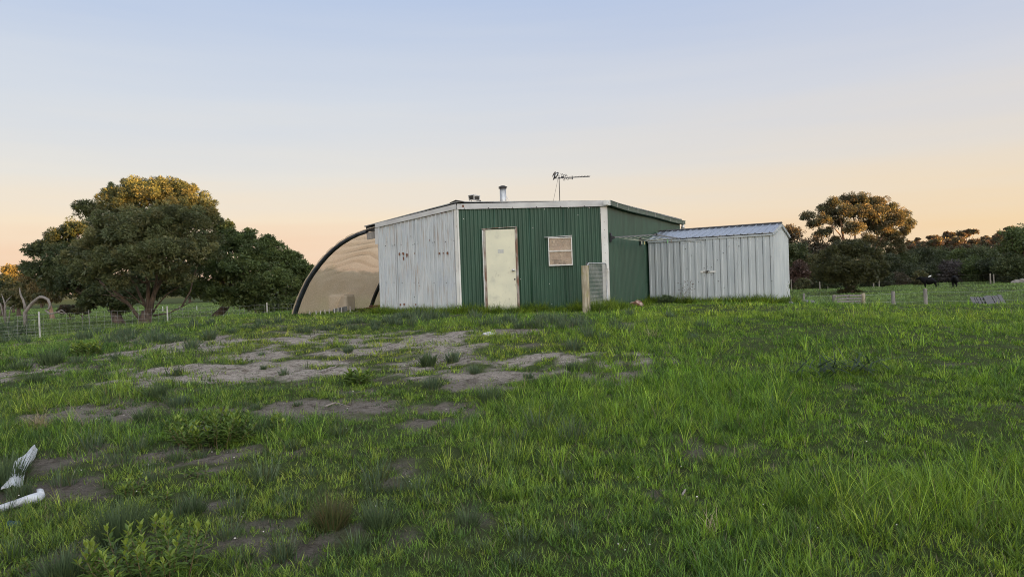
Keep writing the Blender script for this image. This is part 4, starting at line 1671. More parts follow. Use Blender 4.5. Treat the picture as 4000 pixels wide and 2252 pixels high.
d_ = 27.5
A_, B_, C_, D_ = W(3808, 1193, d_), W(3934, 1190, d_ - .3), W(3911, 1151, d_ + .55), W(3793, 1160, d_ + .75)
ga_ = Hf(A_.x, A_.y)
pal = thing("pallet", "grey broken timber pallet leaning in the grass at far right", "pallet", at_z(A_.lerp(B_, .5), ga_))
nrm = (B_ - A_).cross(D_ - A_).normalized()
for t0, w_ in ((0.02, .12), (.12, .05), (.21, .09), (.31, .05), (.47, .16), (.57, .17), (.71, .07), (.80, .10), (.93, .13)):
    a_, b_ = A_.lerp(B_, t0), D_.lerp(C_, t0)
    mb = MB()
    mb.bar(a_ - (b_ - a_) * .15, b_ + (b_ - a_) * random.Random(int(t0 * 100)).uniform(-.06, .03), w_ * 1.02, .02, up=nrm)
    mb.build("board", M['dark_wood'], pal)
for t in (.12, .5, .88):
    mb = MB()
    o_ = nrm * (.055 if nrm.y > 0 else -.055)
    mb.bar(A_.lerp(D_, t) + o_, B_.lerp(C_, t) + o_, .09, .07, up=nrm)
    mb.build("bearer", M['dark_wood'], pal)

p = gpt(3156, 30)
mb = MB()
zt_ = W(3156, 1172, 30).z
mb.box(at_z(p, zt_ - .2), (.38, .5, .4))
tr_ = tag(mb.build("trough", M['concrete']), "small grey concrete trough in the grass right of the silver shed", "trough")
bv = tr_.modifiers.new("bevel", 'BEVEL'); bv.width = .03; bv.segments = 2
p = G(3090, 1188)
mb = MB()
mb.blob(p + Z * .0, (.08, .07, .08), 5)
mb.tube([p, p + Z * .26], .008, 6)
tag(mb.build("marker_stone", M['concrete']), "small grey stone with a thin wire stake close to the silver shed corner", "stone")
p = gpt(3990, 76)
mb = MB()
mb.blob(p + Z * .12, (.75, .5, .30), 8, .5, 18, 10)
tag(mb.build("log_heap", M['grey_wood']), "low grey heap of wood at the far right edge of the paddock", "log heap")
# mottled stone by the green wall, dark bush by the silver shed is a plant (below)
p = G(2487, 1200)
p = at_z(RP(2487, 1196, K2 + nC * .35, nC), 0)
p.z = Hf(p.x, p.y)
mb = MB()
mb.blob(p + Z * .08, (.16, .12, .10), 3, .35)
tag(mb.build("stone", M['rockpot']), "mottled cream and dark red stone at the foot of the green side wall", "stone")


# ------------------------------------------------------------------ cattle
def cow(d, px_of, label, side=True, yaw=0.0):
    base = gpt(px_of, d)
    root = thing("cow", label, "cow", base, "black cattle in the far paddock")
    fx = Vector((math.cos(yaw), math.sin(yaw), 0))   # towards the head
    sx = Vector((-fx.y, fx.x, 0))

    def pt(f_, s_, z_):
        return base + fx * f_ * .64 + sx * s_ * .82 + Z * z_ * .82
    v, e, r = [], [], []

    def ch(pts, start=None):
        last = start
        for f_, s_, z_, rad in pts:
            v.append(pt(f_, s_, z_)); r.append(rad)
            if last is not None:
                e.append((last, len(v) - 1))
            last = len(v) - 1
        return last
    ch([(-.80, 0, 1.00, (.33, .36))])                       # 0 hips
    ch([(-.40, 0, .95, (.44, .46)), (.05, 0, .92, (.46, .50)), (.45, 0, .93, (.42, .50)), (.75, 0, .98, (.34, .43))], 0)   # 1..4
    ch([(1.0, 0, 1.14, (.24, .32)), (1.18, 0, 1.27, (.18, .23))], 4)    # 5,6 neck
    hd = ch([(1.36, 0, 1.32, (.17, .17)), (1.56, 0, 1.25, (.13, .13)), (1.76, 0, 1.17, (.10, .10)), (1.82, 0, 1.14, (.08, .08))], 6)
    for s_ in (-1, 1):
        ch([(1.28, .16 * s_, 1.35, .035), (1.25, .30 * s_, 1.33, .05), (1.24, .37 * s_, 1.30, .02)], 7)      # ears
        ch([(.62, .17 * s_, .72, .19), (.60, .18 * s_, .48, .12), (.62, .18 * s_, .40, .10), (.61, .18 * s_, .12, .07), (.64, .18 * s_, .02, .075)], 4)
        ch([(-.78, .19 * s_, .78, .24), (-.72, .19 * s_, .60, .16), (-.88, .18 * s_, .42, .10), (-.86, .18 * s_, .12, .07), (-.82, .18 * s_, .02, .075)], 0)
    r = [tuple(q_ * .82 for q_ in k_) if hasattr(k_, "__len__") else k_ * .82 for k_ in r]
    skin_obj("body", v, e, r, M['hide'], root, 2)
    mb = MB()
    mb.tube([pt(-1.04, 0, 1.18), pt(-1.13, .01, 1.0), pt(-1.14, .02, .6), pt(-1.14, .02, .42), pt(-1.15, .02, .25)], [.045, .035, .025, .06, .015], 8)
    mb.build("tail", M['hide'], root, smooth=True)
    return root, pt


cw1, pt1 = cow(70, 3632, "black cow standing side-on, head to the left, with a white bird on its back", yaw=2.58)
cw2, pt2 = cow(71, 3730, "black cow standing head-on, facing the camera, right of the side-on cow", yaw=-2.16)
c0 = pt1(-.05, 0, 1.38)
P = [c0 + Vector((dx, 0, dz)) for dx, dz in ((-.16, .0), (-.08, .05), (.02, .08), (.10, .12), (.14, .16), (.17, .16))]
bd_ = thing("bird", "small white bird standing on the back of the side-on cow", "bird", c0 - Z * .04)
skin_obj("body", P, [(i, i + 1) for i in range(5)], [.02, .06, .075, .055, .04, .012], M['white_feather'], bd_, 2)
mb = MB(); mb.tube([c0 + Vector((0, 0, .05)), c0 + Vector((.01, 0, -.04))], .012, 6); mb.build("leg", M['dark_steel'], bd_)

# ------------------------------------------------------------------ litter in the foreground
rr = random.Random(5)
mb = MB()
lp = [(141, 1779, .020), (128, 1790, .035), (112, 1806, .055), (92, 1828, .065), (78, 1850, .06), (66, 1875, .055), (58, 1900, .06), (46, 1925, .07), (36, 1945, .05)]
pts = [G(x, y) + Z * .05 for x, y, _ in lp]
ws_ = [w_ for *_, w_ in lp]
vs, fs = [], []
K_ = 7
for i, p in enumerate(pts):
    t = (pts[min(i + 1, len(pts) - 1)] - pts[max(i - 1, 0)]).normalized()
    sd = t.cross(Z).normalized()
    for k_ in range(K_):
        u_ = k_ / (K_ - 1) * 2 - 1
        vs.append(p + sd * (u_ * ws_[i] * 1.05) + Z * (.045 * (1 - u_ * u_) + .022 * math.sin(4 * u_ + i * 1.3) + .006 * rr.uniform(-1, 1)))
for i in range(len(pts) - 1):
    for k_ in range(K_ - 1):
        a = i * K_ + k_
        fs.append((a, a + 1, a + K_ + 1, a + K_))
mb.add(vs, fs)
o_ = tag(mb.build("plastic_strip", M['white_plastic'], smooth=True), "crumpled torn strip of white plastic lying in the left foreground", "plastic strip")
sm = o_.modifiers.new("thick", 'SOLIDIFY'); sm.thickness = .012
sb_ = o_.modifiers.new("subd", 'SUBSURF'); sb_.levels = sb_.render_levels = 1
mb = MB()
q_ = [(168, 1962), (150, 1968), (120, 1974), (80, 1986), (40, 1998), (5, 2012), (-40, 2024)]
mb.tube([G(x, y) + Z * .045 for x, y in q_], [.022, .040, .036, .031, .028, .027, .027], 12)
mb.tube([G(160, 1964) + Z * .05, G(160, 1950) + Z * .06, G(148, 1940) + Z * .05], [.03, .022, .010], 8)
tag(mb.build("plastic_roll", M['white_plastic'], smooth=True), "rolled white plastic sheet leaving the frame at the left edge", "plastic roll")
p = G(60, 2058)
mb = MB(); mb.blob(p + Z * .01, (.06, .04, .03), 9, .4)
tag(mb.build("plastic_scrap", M['blue_plastic']), "faded blue plastic scrap half hidden in the dark tuft at lower left", "plastic scrap")
p = G(1912, 1311)
mb = MB(); mb.blob(p + Z * .03, (.085, .05, .03), 2, .6)
tag(mb.build("paper_scrap", M['litter']), "small white paper scrap on the bare sand in front of the shed door", "paper scrap")
for i, (P, r_, lb) in enumerate([([(1268, 1457), (1290, 1450), (1305, 1443), (1322, 1438)], .013, "curved pale stick on the bare sand left of centre"),
                                 ([(1268, 1597), (1310, 1590), (1330, 1588), (1345, 1600), (1365, 1598)], .010, "crooked greenish stick on the dark soil left of centre"),
                                 ([(300, 2222), (320, 2235), (350, 2240), (380, 2246)], .009, "pale forked stick on the soil at the bottom left"),
                                 ([(2665, 1950), (2678, 1938)], .008, "short pale twig in the grass right of centre")]):
    mb = MB()
    mb.tube([G(x, y) + Z * (.03 + .02 * ((k_ % 2))) for k_, (x, y) in enumerate(P)], [r_ * (1 - .15 * k_) for k_ in range(len(P))], 6)
    tag(mb.build("stick", M['deadwood']), lb, "stick")


# ------------------------------------------------------------------ plants
def arr(v):
    return np.array([v.x, v.y, v.z])


def leaves(C, axis_bias, n, length, width, rng, droop=0.0, spread=1.0):
    """n leaf quads at points C (n,3); returns verts (n*4,3)"""
    d = rng.normal(size=(n, 3)) * spread + axis_bias
    d[:, 2] -= droop
    d /= np.linalg.norm(d, axis=1, keepdims=True) + 1e-9
    r_ = rng.normal(size=(n, 3))
    s_ = np.cross(d, r_)
    s_ /= np.linalg.norm(s_, axis=1, keepdims=True) + 1e-9
    l_ = length * rng.uniform(.65, 1.25, (n, 1))
    w_ = width * rng.uniform(.7, 1.25, (n, 1))
    V = np.empty((n, 4, 3))
    V[:, 0] = C - d * l_ * .5
    V[:, 1] = C + s_ * w_ * .5
    V[:, 2] = C + d * l_ * .5
    V[:, 3] = C - s_ * w_ * .5
    return V.reshape(-1, 3)


def crown_mesh(name, lobes, n, length, width, cols, parent, seed=1, droop=.25, clump=.30, sub=26, fill=.25, flatten=.8, spread=.75, jit=.18):
    """lobes: (centre, radius); leaves sit in sub-clumps on the shell of each lobe"""
    rng = np.random.default_rng(seed)
    rs = np.array([r_ for _, r_ in lobes])
    share = rs ** 2 / (rs ** 2).sum()
    VV, CC = [], []
    base = np.array(cols)
    for (c_, r_), sh in zip(lobes, share):
        nl = max(40, int(n * sh))
        ns = max(8, int(sub))
        u = rng.normal(size=(ns, 3)); u /= np.linalg.norm(u, axis=1, keepdims=True)
        u[:, 2] = np.where(u[:, 2] < -.35, -u[:, 2] * .6, u[:, 2])
        sc_ = arr(c_) + u * r_ * rng.uniform(.70, 1.0, (ns, 1)) * np.array([1, 1, flatten])
        srad = r_ * clump * rng.uniform(.7, 1.35, ns)
        scol = rng.integers(0, len(base), ns)
        sbr = rng.uniform(1 - jit * 1.6, 1 + jit * 1.6, ns)
        nf = int(nl * fill)
        k_ = rng.integers(0, ns, nl - nf)
        o_ = rng.normal(size=(nl - nf, 3)); o_ /= np.linalg.norm(o_, axis=1, keepdims=True)
        o_ *= (rng.uniform(.35, 1.0, (nl - nf, 1)) ** .5)
        P = sc_[k_] + o_ * srad[k_][:, None] * np.array([1, 1, .8])
        out = (P - arr(c_)) / r_
        VV.append(leaves(P, o_ * .9 + out * .5, nl - nf, length, width, rng, droop, spread))
        cc = base[scol[k_]] * (sbr[k_] * rng.uniform(1 - jit, 1 + jit, nl - nf))[:, None]
        CC.append(np.repeat(cc, 4, 0))
        if nf:                                     # twiggy inside of the crown
            o_ = rng.normal(size=(nf, 3)); o_ /= np.linalg.norm(o_, axis=1, keepdims=True)
            P = arr(c_) + o_ * r_ * rng.uniform(.2, .8, (nf, 1)) * np.array([1, 1, flatten])
            VV.append(leaves(P, o_ * .3, nf, length * 1.5, width * 2.4, rng, droop, 1.0))
            CC.append(np.repeat(base[rng.integers(0, len(base), nf)] * rng.uniform(.8, 1.1, (nf, 1)), 4, 0))
    V = np.concatenate(VV); Cc = np.concatenate(CC)
    q_ = np.arange(len(V)).reshape(-1, 4)
    return fast_mesh(name, V, quads=q_, col=np.clip(Cc, .004, .9), material=M['leaf'], parent=parent)


def wob(a, b, n, amp, rr_):
    out = []
    for i in range(n + 1):
        t = i / n
        p = a.lerp(b, t)
        if 0 < i < n:
            p = p + Vector((rr_.uniform(-1, 1), rr_.uniform(-1, 1), rr_.uniform(-.6, .6))) * amp
        out.append(p)
    return out


def lobes_px(L_, d):
    return [(W(x, y, d + dd), r_ / FPX * (d + dd)) for x, y, r_, dd in L_]


def tree(name, label, cat, base, lobes, n, leaf, cols, limbs=None, trunk_r=.2, seed=1, group=None, bark='bark', **kw):
    root = thing(name, label, cat, base, group)
    rr_ = random.Random(seed)
    mb = MB()
    if limbs is None:
        top = sum((c_ for c_, _ in lobes), Vector()) / len(lobes)
        fork = base.lerp(top, .45)
        mb.tube(wob(base - Z * .2, fork, 3, trunk_r * .3, rr_), [trunk_r * 1.25, trunk_r, trunk_r * .85, trunk_r * .7], 8)
        for c_, r_ in lobes[:14]:
            mb.tube(wob(fork, c_, 3, (c_ - fork).length * .06, rr_), [trunk_r * .6, trunk_r * .4, trunk_r * .25, trunk_r * .1], 6)
    else:
        for pts, rad in limbs:
            mb.tube(pts, rad, 9)
    mb.build("trunk", M[bark], root, smooth=True)
    crown_mesh("crown", lobes, n, leaf[0], leaf[1], cols, root, seed, **kw)
    return root


GREENS = [(0.054, 0.072, 0.025), (0.068, 0.086, 0.03), (0.045, 0.063, 0.025), (0.081, 0.094, 0.034)]
OLIVE = [(0.094, 0.094, 0.036), (0.076, 0.086, 0.034), (0.117, 0.104, 0.038), (0.068, 0.076, 0.03)]
DARKG = [(0.04, 0.054, 0.024), (0.05, 0.064, 0.025), (0.036, 0.045, 0.022), (0.058, 0.068, 0.027)]
BROWNG = [(0.068, 0.054, 0.032), (0.054, 0.05, 0.029), (0.081, 0.058, 0.034), (0.045, 0.046, 0.025)]
DEEPG = [(0.077, 0.106, 0.034), (0.062, 0.09, 0.029), (0.092, 0.126, 0.038), (0.108, 0.139, 0.041)]

# the big tree on the left
D0 = 36.0
tb0 = gpt(560, D0)
L0 = lobes_px([(560, 765, 105, 0), (650, 760, 95, .5), (745, 790, 95, .6), (470, 800, 95, -.3), (345, 815, 62, 0), (800, 850, 75, .6), (690, 860, 130, -1.6),
               (560, 880, 140, -2.2), (440, 900, 120, -1.6), (815, 935, 62, .8), (640, 980, 120, -2.6), (500, 1000, 110, -2.4), (375, 960, 90, -.8), (760, 985, 95, -1),
               (350, 1060, 80, -1.2), (455, 1095, 62, -2.2), (300, 1010, 70, 0), (690, 1075, 70, -1.5), (560, 900, 130, 2.2), (690, 880, 120, 2.4), (440, 930, 110, 2.2),
               (590, 1040, 60, -2.8), (420, 1010, 80, -2.4), (530, 720, 52, .3), (625, 718, 48, .3), (720, 735, 50, .6), (440, 745, 50, .4)], D0)


L0 = [(c_ - upv * (9 / FPX * D0), r_ * .93) for c_, r_ in L0]


def lp_(pts, d=D0):
    return [W(x, y, d + dd) for x, y, dd in pts]


limbs = [(lp_([(566, 1300, 0), (568, 1250, 0), (575, 1215, 0)]), [.50, .42, .36]),
         (lp_([(573, 1225, -.05), (578, 1170, -.1), (580, 1120, -.2), (572, 1075, -.4), (570, 1000, -.6), (560, 900, 0)]), [.20, .17, .15, .14, .10, .04]),
         (lp_([(585, 1225, -.05), (594, 1175, -.1), (605, 1140, -.1), (625, 1105, -.1), (650, 1040, 0), (680, 930, .3)]), [.24, .20, .18, .15, .12, .04]),
         (lp_([(560, 1262, -.1), (535, 1230, -.3), (505, 1190, -.6), (470, 1155, -.9), (430, 1125, -1.2), (390, 1100, -1.4)]), [.17, .15, .13, .12, .09, .05]),
         (lp_([(598, 1220, .1), (612, 1195, .2), (650, 1150, .2), (690, 1125, 0), (725, 1100, -.3)]), [.08, .07, .06, .05, .03]),
         (lp_([(600, 1232, .2), (660, 1222, .2), (710, 1198, .1), (760, 1170, 0)]), [.07, .055, .045, .02]),
         (lp_([(575, 1205, 0), (545, 1150, .3), (530, 1110, .4), (500, 1080, .4), (470, 1060, .2)]), [.13, .11, .09, .06, .03]),
         (lp_([(572, 1200, -.1), (545, 1180, -.5), (515, 1150, -.8), (470, 1120, -1.2)]), [.06, .05, .04, .02]),
         (lp_([(520, 1165, -.7), (470, 1158, -1.0), (400, 1150, -1.3)]), [.05, .04, .015]),
         (lp_([(600, 1150, .3), (612, 1090, .3), (610, 1020, .3), (620, 950, .3)]), [.12, .10, .08, .03]),
         (lp_([(576, 1110, -.2), (550, 1095, -.6), (510, 1075, -1.2), (480, 1065, -1.6)]), [.06, .05, .035, .02]),
         (lp_([(632, 1100, 0), (670, 1085, -.3), (700, 1070, -.8)]), [.06, .045, .02])]
limbs = [(p_, [q_ * (.62 if i_ else .72) for q_ in r_]) for i_, (p_, r_) in enumerate(limbs)]
rr_ = random.Random(56)
for i in range(26):
    c_, r_ = L0[rr_.randrange(len(L0))]
    src = limbs[rr_.randrange(1, 10)][0]
    a_ = src[rr_.randrange(2, len(src))]
    if (c_ - a_).length < 4:
        limbs.append((wob(a_, c_, 4, .12, rr_), [.05, .04, .03, .02, .01]))
tree("wattle_tree", "large spreading tree left of the shed, golden light on its domed top, forked trunk below", "tree", tb0, L0, 135000, (.195, .036),
     [(0.097, 0.112, 0.044), (0.115, 0.128, 0.048), (0.081, 0.097, 0.041), (0.139, 0.136, 0.051)], limbs, seed=3, droop=.15, clump=.245, sub=30, fill=.13, jit=.22)

# dense round trees beside and behind it
L1 = lobes_px([(820, 960, 75, 0), (900, 965, 85, .5), (1000, 1000, 85, 0), (1090, 1030, 90, .3), (1165, 1065, 70, .2), (950, 1060, 100, -1.5), (1060, 1110, 100, -1.5),
               (850, 1060, 90, -1), (780, 1130, 62, -1.2), (1180, 1140, 60, 0), (1120, 1190, 60, -1), (950, 1160, 85, -1.8), (870, 1150, 70, -1.5), (1020, 1200, 50, -1.5),
               (960, 930, 50, .5), (1050, 965, 50, .3), (1140, 1010, 42, .3), (880, 915, 45, .5), (1090, 1200, 45, -1.2), (1218, 1085, 45, .2), (1215, 1140, 48, 0), (1200, 1190, 45, -.4), (1160, 1045, 45, .2), (1120, 1010, 48, .3), (1050, 950, 40, .4), (870, 890, 45, .6)], 43)
tree("bush_tree", "dense dark green rounded tree between the big tree and the shade-cloth lean-to", "tree", gpt(802, 42.5), L1, 80000, (.19, .05), DEEPG,
     seed=5, trunk_r=.26, droop=.0, clump=.24, sub=30, fill=.14)
L2 = lobes_px([(240, 930, 55, 1), (300, 900, 60, 1), (190, 970, 60, .5), (130, 985, 42, .5), (270, 1000, 90, 0), (180, 1060, 80, -.3), (300, 1090, 90, -.6), (390, 1150, 70, -1),
               (230, 1120, 60, -.6), (450, 1180, 60, -1), (400, 1060, 90, 0), (110, 1045, 36, .4), (350, 1190, 45, -.6), (500, 1150, 70, 0), (620, 1100, 70, 1), (470, 1210, 35, -.5), (560, 1080, 80, 1), (680, 1070, 75, 1.5), (420, 1125, 70, 0), (600, 1150, 45, 1.5), (690, 1130, 40, 2), (740, 1060, 60, 2)], 46)
tree("spreading_tree", "dark spreading tree behind the big left tree, with a short black trunk", "tree", gpt(462, 45), L2, 64000, (.22, .045), GREENS,
     seed=8, trunk_r=.34, droop=.3, clump=.25, sub=28, fill=.16)
L3 = lobes_px([(215, 1060, 60, 0), (190, 1110, 62, 0), (245, 1130, 60, 0), (150, 1120, 50, .4), (120, 1060, 30, 0), (105, 1095, 34, 0), (270, 1075, 50, 0), (170, 1165, 50, -.3), (100, 1150, 45, 0)], 58)
tree("gum_tree", "drooping gum at far left with orange light caught between its hanging leaves", "tree", gpt(203, 58), L3, 12000, (.34, .05),
     [(0.127, 0.106, 0.038), (0.09, 0.095, 0.036), (0.158, 0.116, 0.042), (0.095, 0.079, 0.032)], seed=9, trunk_r=.18, droop=1.1, clump=.35, sub=16, fill=.1, bark='bark_pale')
L4 = lobes_px([(35, 1052, 22, 0), (58, 1050, 20, 0), (45, 1075, 28, 0), (75, 1078, 22, 0), (20, 1060, 12, 0), (70, 1100, 25, 0)], 84)
tree("gum_tree", "small distant gum glowing gold at the left edge of the photo", "tree", gpt(48, 84), L4, 5000, (.36, .07), [(0.158, 0.132, 0.048), (0.127, 0.111, 0.042)],
     seed=10, trunk_r=.15, droop=.4, clump=.4, sub=14, fill=.1)
for i, (x, y, r_, d, cs_, lb) in enumerate([(5, 1120, 50, 72, DARKG, "dark green tree cut off by the left edge, below the golden gum"),
                                            (70, 1140, 48, 70, OLIVE, "olive tree at left between the golden gum and the bleached branch")]):
    Lx = lobes_px([(x + dx * r_, y + dy * r_, r_ * k_, 0) for dx, dy, k_ in ((0, 0, 1), (-.7, .3, .8), (.7, .2, .8), (0, .8, .9), (-.3, -.5, .6), (.4, -.4, .6))], d)
    tree("field_tree", lb, "tree", gpt(x, d), Lx, 7000, (.32, .10), cs_, seed=20 + i, trunk_r=.2, clump=.34, sub=18)
# low shrubs and dead wood
for i, (x, y, rx, d, cs_, lb) in enumerate([(270, 1212, 38, 52, BROWNG, "low brownish shrub behind the fallen bleached branch"),
                                            (318, 1214, 30, 51, OLIVE, "low green shrub right of the brownish one, under the left trees")]):
    Lx = lobes_px([(x - rx * .6, y, rx * .6, 0), (x, y - 4, rx * .62, 0), (x + rx * .6, y + 2, rx * .55, 0)], d)
    tree("shrub", lb, "shrub", gpt(x, d), Lx, 3500, (.16, .05), cs_, seed=30 + i, trunk_r=.05, clump=.35, sub=16)
db = thing("dead_branch", "bleached fallen branch with one upright arm and one looping limb, at left", "dead branch", gpt(95, 41))
mb = MB()
mb.tube([gpt(92, 41) - Z * .1, W(98, 1220, 41), W(110, 1203, 41), W(128, 1182, 40.9), (W(142, 1170, 40.8)), W(156, 1159, 40.8), W(172, 1161, 40.7), W(188, 1170, 40.6),
         W(196, 1188, 40.5), W(192, 1205, 40.4), W(178, 1212, 40.4), W(196, 1226, 40.3), W(225, 1218, 40.2), W(255, 1225, 40)],
        [.12, .11, .10, .10, .09, .085, .08, .08, .07, .06, .06, .05, .035, .018], 9)
mb.tube([W(98, 1207, 41), W(96, 1190, 41), W(90, 1170, 41), W(82, 1155, 41), W(78, 1140, 41), W(77, 1124, 41)], [.09, .07, .06, .055, .045, .02], 8)
mb.tube([W(225, 1218, 40.2), W(240, 1210, 40.2), W(262, 1226, 40)], [.045, .035, .012], 6)
mb.build("limb", M['deadwood'], db, smooth=True)
ds_ = thing("dead_shrub", "small leafless pale shrub at the far left edge", "dead shrub", gpt(15, 50))
mb = MB()
mb.tube([gpt(15, 50) - Z * .1, W(20, 1190, 50), W(14, 1170, 50), W(6, 1148, 50)], [.08, .06, .045, .02], 7)
mb.tube([W(20, 1188, 50), W(28, 1172, 50), W(45, 1155, 50)], [.05, .04, .015], 6)
mb.tube([gpt(15, 50), W(2, 1185, 50), W(-12, 1175, 50)], [.05, .035, .015], 6)
mb.tube([gpt(25, 50), W(42, 1200, 50), W(55, 1192, 50)], [.05, .035, .015], 6)
mb.build("branches", M['deadwood'], ds_, smooth=True)
# trees seen dimly through the cloth, and the low far line
for i, (x, y, r_, d, lb) in enumerate([(1290, 1075, 42, 95, "distant tree seen through the left half of the shade cloth"),
                                       (1370, 1085, 44, 95, "distant tree seen through the middle of the shade cloth"),
                                       (1450, 1090, 44, 96, "distant tree seen through the right half of the shade cloth, beside the white wall")]):
    Lx = lobes_px([(x, y, r_, 0), (x - r_ * .8, y + 12, r_ * .75, 0), (x + r_ * .8, y + 10, r_ * .75, 0), (x, y + 35, r_, 0), (x - r_, y + 45, r_ * .8, 0), (x + r_, y + 45, r_ * .8, 0)], d)
    tree("far_tree", lb, "tree", gpt(x, d), Lx, 5000, (.36, .12), DARKG, seed=40 + i, trunk_r=.2, clump=.34, sub=18)

for i, (x, y, r_, d, lb) in enumerate([(-40, 1120, 60, 112, "dark far tree at the left edge, under the golden gum"), (160, 1128, 60, 112, "dark far tree behind the bleached branch"),
                                       (370, 1120, 62, 112, "dark far tree behind the thin grey stake on the left"), (560, 1115, 60, 115, "dark far tree directly behind the big forked trunk"),
                                       (740, 1112, 60, 118, "dark far tree in the gap between the big trunk and the dense bush tree"), (920, 1105, 60, 118, "dark far tree behind the dense bush tree"),
                                       (1110, 1098, 60, 118, "dark far tree behind the right end of the dense bush tree")]):
    Lx = lobes_px([(x, y, r_ * .7, 0), (x - r_ * .9, y + 8, r_ * .7, 0), (x + r_ * .9, y + 6, r_ * .7, 0), (x - r_, y + 30, r_ * .6, 0), (x + r_, y + 30, r_ * .6, 0), (x, y + 30, r_ * .7, 0)], d)
    tree("far_tree", lb, "tree", gpt(x, d), Lx, 5000, (.45, .16), DARKG, seed=60 + i, trunk_r=.2, clump=.34, sub=18, group="far trees across the left field")

# the umbrella gum on the right
D1 = 95.0
L5 = lobes_px([(3215, 800, 26, 0), (3255, 785, 34, 0), (3315, 775, 40, .5), (3365, 775, 40, 0), (3425, 785, 42, 0), (3475, 805, 34, 0), (3515, 830, 36, 0), (3545, 868, 30, 0),
               (3155, 835, 30, 0), (3175, 865, 26, 0), (3235, 825, 40, 0), (3300, 815, 45, -1.5), (3365, 820, 48, -1.5), (3430, 830, 48, -1.5), (3485, 850, 45, -1), (3530, 895, 28, 0),
               (3335, 880, 42, -2.5), (3445, 885, 45, 0), (3225, 895, 30, -1), (3390, 925, 36, -1), (3260, 925, 22, 0), (3480, 915, 40, 0), (3500, 945, 26, 0), (3320, 940, 24, 0),
               (3440, 945, 34, 0), (3190, 905, 18, 0), (3210, 845, 34, -2), (3400, 870, 40, 1), (3515, 925, 22, 0), (3280, 860, 30, 1.5), (3370, 960, 30, .5), (3420, 985, 30, .5), (3475, 970, 28, .5), (3330, 985, 26, 1), (3265, 975, 22, 1), (3225, 955, 18, 1), (3525, 960, 22, .3)], D1)
L5 = [(c_ - upv * (14 / FPX * D1), r_ * .88) for c_, r_ in L5]
tg = gpt(3350, D1)


def l5(pts):
    return [W(x, y, D1 + dd) for x, y, dd in pts]


limbs5 = [([tg - Z * .2, W(3345, 1060, D1), W(3330, 1010, D1)], [.55, .48, .42]),
          (l5([(3335, 1020, 0), (3305, 965, 0), (3292, 920, 0), (3285, 870, 0), (3275, 810, 0)]), [.30, .26, .22, .16, .05]),
          (l5([(3300, 955, 0), (3280, 915, 0), (3250, 880, 0), (3225, 855, 0), (3170, 840, 0)]), [.16, .13, .10, .07, .03]),
          (l5([(3340, 1030, .3), (3395, 1000, .2), (3430, 955, 0), (3450, 920, 0), (3490, 870, 0)]), [.34, .30, .25, .18, .05]),
          (l5([(3425, 965, 0), (3425, 920, 0), (3410, 870, 0), (3400, 810, 0)]), [.16, .14, .10, .04]),
          (l5([(3450, 920, 0), (3490, 900, 0), (3530, 880, 0)]), [.12, .09, .03]),
          (l5([(3335, 1010, -.3), (3340, 950, -.5), (3340, 890, -1), (3330, 800, -.5)]), [.24, .20, .14, .04]),
          (l5([(3308, 975, 0), (3265, 945, 0), (3225, 925, 0), (3190, 905, 0)]), [.10, .08, .05, .02]),
          (l5([(3292, 920, 0), (3310, 880, 0), (3330, 830, 0)]), [.12, .09, .03]),
          (l5([(3440, 940, 0), (3480, 930, 0), (3515, 925, 0)]), [.09, .07, .03]),
          (l5([(3310, 985, 0), (3280, 965, 0), (3240, 960, 0)]), [.07, .05, .02])]
limbs5 = [(p_, [q_ * .62 for q_ in r_]) for p_, r_ in limbs5]
rr_ = random.Random(55)
for i in range(46):
    c_, r_ = L5[rr_.randrange(len(L5))]
    src = limbs5[rr_.randrange(1, 11)][0]
    a_ = src[rr_.randrange(1, len(src) - 1)]
    if (c_ - a_).length < 4.5:
        limbs5.append((wob(a_, c_, 3, .15, rr_), [.07, .055, .04, .015]))
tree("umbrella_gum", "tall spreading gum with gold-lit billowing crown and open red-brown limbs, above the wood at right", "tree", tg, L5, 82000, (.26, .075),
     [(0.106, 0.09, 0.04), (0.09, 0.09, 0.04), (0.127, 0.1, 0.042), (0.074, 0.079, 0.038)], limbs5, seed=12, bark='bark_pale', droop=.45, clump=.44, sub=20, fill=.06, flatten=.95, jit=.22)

# dark bushy tree in the paddock
L6 = lobes_px([(3320, 985, 62, 0), (3260, 1000, 55, 0), (3385, 995, 55, 0), (3230, 1045, 52, 0), (3420, 1040, 48, 0), (3290, 1045, 62, -1.6), (3360, 1050, 62, -1.6), (3250, 1085, 42, -.6),
               (3400, 1085, 42, -.6), (3320, 1090, 52, -1.2), (3215, 1075, 34, 0), (3440, 1070, 32, 0), (3320, 1125, 26, 0), (3300, 1145, 26, 0), (3345, 1148, 26, 0), (3280, 965, 34, .3), (3360, 965, 36, .3)], 64)
tree("bushy_tree", "dark olive bushy tree with a skirted base standing alone in the right paddock", "tree", gpt(3322, 64), L6, 42000, (.26, .045),
     [(0.063, 0.066, 0.022), (0.05, 0.056, 0.021), (0.041, 0.046, 0.018), (0.076, 0.076, 0.024)], seed=14, trunk_r=.35, droop=-.35, clump=.28, sub=28, fill=.25)

